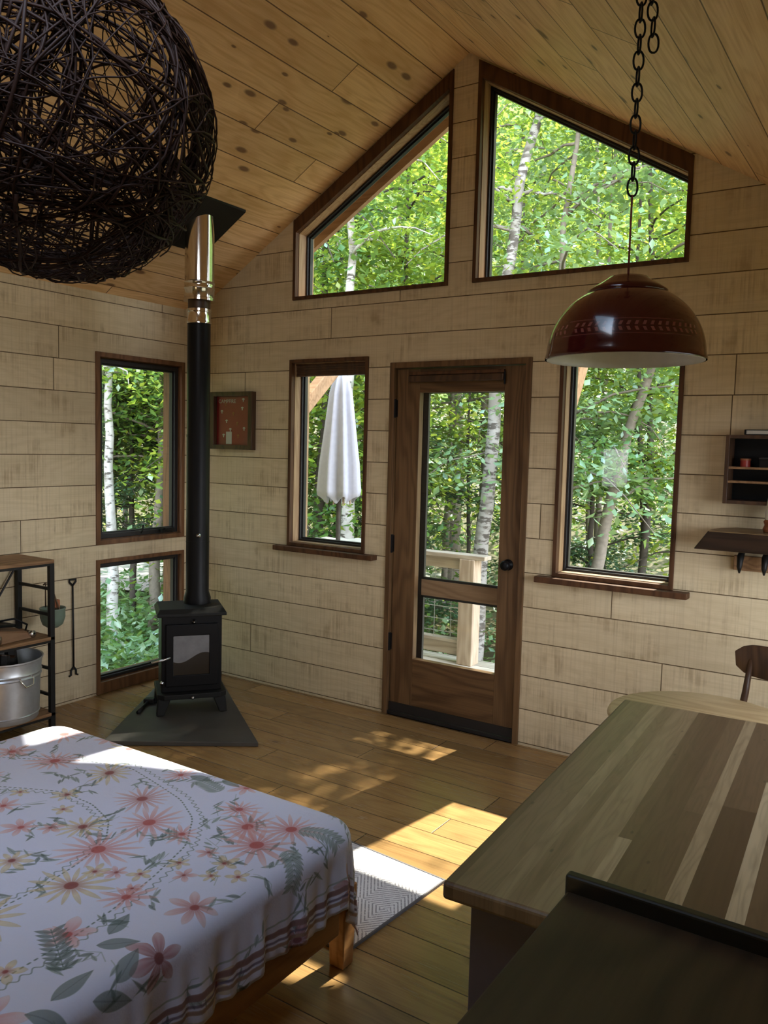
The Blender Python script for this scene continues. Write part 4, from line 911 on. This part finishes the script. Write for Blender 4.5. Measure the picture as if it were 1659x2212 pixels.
# the trees one can tell apart by their trunks
tree('birch_tree', 'white birch trunk beyond the two stacked side windows', trunk(-2.95, 1.60, -2.98, 1.56, 4.2, wob=.01), .068, MT['birch'], GREEN['sun'], 1.9, 4.0, 9, 1.1, 120, .085)
tree('birch_tree', 'mottled birch trunk rising through the gable window left of the post', trunk(-.45, 2.46, -.55, 2.55, 5.0, wob=.015), .085, MT['birch'], GREEN['sun'], 2.9, 4.9, 12, 1.3, 170, .085)
g0 = np.random.default_rng(5)
cy_ = g0.uniform(3.7, 4.7, 5200); shade_crown = np.c_[g0.uniform(1.45, 3.02, 5200), cy_, 1.18 * cy_ + .70 + 1.75 * g0.random(5200) ** 1.15]  # extra leaves above the view, added to keep sun off the door floor
tree('birch_tree', 'dark spotted birch beyond the door glass, leaning and forked above', [(.66, 3.15, GZ - .05), (.72, 3.12, .5), (.79, 3.1, 1.5), (.81, 3.2, 2.8), (.84, 3.4, 4.2), (1.0, 3.65, 5.2), (1.7, 3.95, 6.1), (2.1, 4.2, 7.0)], .085, MT['spotted'], GREEN['sun'], 3.0, 5.4, 12, 1.2, 150, .085, extra=shade_crown)
tree('maple_tree', 'curved grey trunk beyond the window under the red lamp', [(1.62, 3.62, GZ - .05), (1.70, 3.62, .4), (1.80, 3.66, 1.2), (1.98, 3.68, 2.0), (2.25, 3.75, 2.8), (2.5, 3.8, 3.6), (2.7, 3.9, 4.3)], .07, MT['bark'], GREEN['mid'], 1.2, 4.2, 14, 1.0, 150, .09)
tree('maple_tree', 'thick grey trunk in the shade deep behind the deck railing', trunk(-2.1, 7.6, -2.1, 7.7, 7.0, wob=.03), .17, MT['bark'], GREEN['mid'], 2.6, 6.8, 14, 1.9, 190, .11)
tree('sapling', 'thin dark sapling beyond the door, near its left jamb', trunk(-.55, 5.2, -.6, 5.3, 4.2, wob=.05), .032, MT['darkbark'], GREEN['mid'], 1.3, 4.0, 10, .9, 130, .09)
tree('sapling', 'thin dark sapling between the umbrella and the window edge', trunk(-1.75, 3.6, -1.6, 3.8, 4.0, wob=.06, seed=3), .028, MT['darkbark'], GREEN['sun'], 1.0, 3.8, 10, .9, 130, .09)
tree('sapling', 'slim upright trunk below the lamp chain in the gable glass', trunk(.8, 6.4, .75, 6.5, 6.4, wob=.05, seed=4), .05, MT['bark'], GREEN['sun'], 2.3, 6.2, 12, 1.2, 170, .095)
tree('sapling', 'slim slanting trunk beyond the window under the lamp, near its casing', trunk(1.75, 5.0, 1.5, 5.2, 5.2, wob=.08, seed=6), .04, MT['darkbark'], GREEN['sun'], 1.2, 5., 12, 1.1, 160, .09)
# dark conifers low behind the railing
for i, (x, y, h, lab) in enumerate(((-1.0, 4.3, 1.9, 'low blue-green hemlock directly behind the deck railing'), (-2.6, 5.6, 2.9, 'blue-green hemlock farther behind the deck railing'), (-4.2, 2.9, 2.9, 'dark hemlock in the tall side window behind the birch'), (1.1, 5.2, 2.2, 'blue-green hemlock low in the window under the lamp'), (-4.4, 4.0, 2.8, 'dark hemlock beside the stovepipe edge of the tall side window'))):
    tree('hemlock_tree', lab, trunk(x, y, x, y, h, wob=.02), .05, MT['darkbark'], GREEN['dark'], .45 if x < -4 else -.5, h - .1, 30, 1.2, 260, .085, flat=.3, spread=.12)
# forest further back; a row of distinct mid-distance trees
rows = []
for az, dist, kind in ((16, 9.5, 'sun'), (19, 12.5, 'mid'), (22, 8.2, 'pale'), (24, 14., 'sun'), (27, 10.8, 'sun'), (29, 13., 'mid'), (31, 9., 'sun'), (33, 15., 'pale'), (36, 11.5, 'sun'), (38, 9.3, 'mid'), (40, 13.5, 'sun'), (42, 10.5, 'sun'), (45, 9., 'sun'), (47, 12.5, 'mid'), (49, 10., 'mid'), (51, 15.6, 'sun'), (54, 10.5, 'mid'), (12, 11., 'mid'), (57, 12., 'sun'), (51.5, 11.6, 'mid'), (48.5, 12., 'sun'), (9, 9.2, 'sun')):
    rows.append((az, dist, kind))
desc = {'sun': 'yellow-green', 'mid': 'deep green', 'pale': 'pale green'}
for i, (az, dist, kind) in enumerate(rows):
    a = math.radians(az); x, y = 4.336 - dist * math.sin(a), -4.15 + dist * math.cos(a)
    h = min(1.64 + .50 * dist + .6, 1.2 * y + 1.2, 9.)
    tree('forest_tree', desc[kind] + ' leafy forest tree in the woods beyond the windows', trunk(x, y, x + random.uniform(-.4, .4), y + .2, h, wob=.12, seed=20 + i), .05 + .006 * (i % 5), MT['bark'] if i % 3 else MT['darkbark'], GREEN[kind], .2 if i % 2 and az < 45 else 1.2, h - .2, 30, 1.5, 165, .10 + .002 * dist, group=desc[kind] + ' trees in the woods', spread=.24)
# far backdrop wood: leafy mass on the rising hillside
bo = np.random.default_rng(77); n = 26000; a = np.radians(bo.uniform(2, 64, n)); dd = bo.uniform(15.5, 21, n)
P = np.c_[4.336 - dd * np.sin(a), -4.15 + dd * np.cos(a), bo.uniform(GZ, 10.5, n)]
keep = np.sin(P[:, 0] * 1.7) * np.cos(P[:, 2] * 1.3 + P[:, 1]) > -.55; P = P[keep]
fw = tag(empty('distant_woods', (0, 0, 0)), 'mass of distant leaves closing the view behind the nearer trees', 'woods', None, 'stuff')
leafmesh('foliage', P[: len(P) // 2], .26, GREEN['mid'], fw, .6, 1); leafmesh('foliage', P[len(P) // 2:], .26, GREEN['sun'], fw, .6, 2)
# undergrowth
bo = np.random.default_rng(78); n = 26000
P = np.c_[bo.uniform(-8.5, 3.2, n), bo.uniform(.3, 9, n), np.zeros(n)]; m_ = np.arange(n) % 5 < 2; P[m_, 0] = bo.uniform(-5.2, -1.0, m_.sum()); P[m_, 1] = bo.uniform(.4, 3.4, m_.sum())
inroad = (np.abs((P[:, 1] - 4.4) - .53 * (P[:, 0] + 6.6)) < 1.15)
ok = ~((P[:, 0] > -1.3) & (P[:, 1] < 1.75)) & ~inroad; P = P[ok]
hump = .35 + .3 * np.sin(P[:, 0] * 2.1) * np.cos(P[:, 1] * 1.7); P[:, 2] = GZ + .05 + np.abs(bo.normal(0, 1, len(P))) * np.clip(hump, .08, .5) * np.where(P[:, 0] < -3.4, .4, 1.)
ug = tag(empty('undergrowth'), 'leafy green undergrowth and ferns on the forest floor', 'undergrowth', None, 'stuff')
leafmesh('foliage', P[: len(P) // 2], .13, GREEN['pale'], ug, .5, 3); leafmesh('foliage', P[len(P) // 2:], .11, GREEN['mid'], ug, .5, 4)

# ------------------------------------------------------------------ light
W = bpy.data.worlds.new('sky'); S.world = W; W.use_nodes = True; nt = W.node_tree; nt.nodes.clear()
w = M.__new__(M); w.t = nt; w.out = nt.nodes.new('ShaderNodeOutputWorld')
X = w.xyz('Generated')
side = w.math('ADD', w.math('MULTIPLY', X[0], .75), w.math('MULTIPLY', X[1], -.66))     # brighter sky added behind the camera as room fill, the woods ahead
op = w.step(side, .12, .5)
elev = w.step(X[2], .30, .75)
hor = w.step(X[2], -.12, .02)
nzv = w.noise(w.n('TexCoord').outputs['Generated'], 26., 5, .6); nz2 = w.noise(w.n('TexCoord').outputs['Generated'], 9., 3)
wood_c = w.ramp(w.math('ADD', w.math('MULTIPLY', nzv, .65), w.math('MULTIPLY', nz2, .35)), [(.36, (.03, .07, .02)), (.48, (.16, .30, .05)), (.56, (.50, .72, .22)), (.66, (1.3, 1.4, 1.1))])
sky = w.mix(elev, (.85, .92, 1.0), (.55, .74, 1.0))
front = w.mix(elev, wood_c, w.mix(.5, sky, wood_c))
SKYG = 8.5
bright = w.mix(1., sky, (SKYG, SKYG * .93, SKYG * .93), 'MULTIPLY')
top = w.mix(1., sky, (2.2, 2.2, 2.2), 'MULTIPLY')
c = w.mix(elev, front, top); c = w.mix(op, c, bright); c = w.mix(hor, (.05, .06, .025), c)
bg = w.n('Background', {0: c, 1: 1.0}); nt.links.new(bg.outputs[0], w.out.inputs[0])
W.cycles.sampling_method = 'MANUAL'; W.cycles.sample_map_resolution = 1024

sun = bpy.data.lights.new('sun', 'SUN'); sun.energy = 14.0; sun.angle = .012; sun.color = (1., .93, .80)
so = bpy.data.objects.new('sun', sun); COL.objects.link(so)
so.rotation_euler = Vector((.14, 1.0, 1.18)).to_track_quat('Z', 'Y').to_euler(); so.location = (2.5, 8, 12)
def portal(name, cx, cy, cz, sx, sy, direction):
    l = bpy.data.lights.new(name, 'AREA'); l.shape = 'RECTANGLE'; l.size, l.size_y = sx, sy; l.cycles.is_portal = True
    o = bpy.data.objects.new(name, l); COL.objects.link(o); o.location = (cx, cy, cz); o.rotation_euler = Vector(direction).to_track_quat('-Z', 'Z').to_euler()
portal('window_light', 3.20 + .13, -3.7, ceil_z(3.20) + .22, 1.65, 1.2, (-.516, 0, -.857))
portal('window_light', -.20, -.49, 1.09, .73, 2.17, (1, 0, 0))
portal('window_light', 2.08, .32, 1.88, 2.5, 3.7, (0, -1, 0))
portal('window_light', .80, BACK - .2, 1.41, .5, .66, (0, 1, 0))
portal('window_light', RIGHT + .2, -1.5, 1.37, 2.4, 1.14, (-1, 0, 0))

# ------------------------------------------------------------------ camera
cam = bpy.data.cameras.new('camera'); co = bpy.data.objects.new('camera', cam); COL.objects.link(co); S.camera = co
yaw, pitch, roll, f = .5821, -.0809, .0251, 1776.39
fw_ = Vector((-math.sin(yaw) * math.cos(pitch), math.cos(yaw) * math.cos(pitch), math.sin(pitch)))
r = fw_.cross(Vector((0, 0, 1))).normalized(); u = r.cross(fw_)
r2 = r * math.cos(roll) + u * math.sin(roll); u2 = -r * math.sin(roll) + u * math.cos(roll)
mw = Matrix((r2, u2, -fw_)).transposed().to_4x4(); mw.translation = Vector((4.3356, -4.1502, 1.6394)); co.matrix_world = mw
cam.sensor_fit = 'HORIZONTAL'; cam.sensor_width = 36; cam.lens = f / 1659 * 36; cam.clip_start = .02
S.view_settings.view_transform = 'Standard'; S.view_settings.look = 'None'; S.view_settings.exposure = 0.62; S.view_settings.gamma = 1; S.view_settings.use_curve_mapping = False
cy = S.cycles; cy.use_denoising = True; cy.max_bounces = 10; cy.diffuse_bounces = 5; cy.glossy_bounces = 4; cy.transparent_max_bounces = 16; cy.sample_clamp_indirect = 4.0
cy.caustics_reflective = False; cy.caustics_refractive = False; cy.blur_glossy = .5
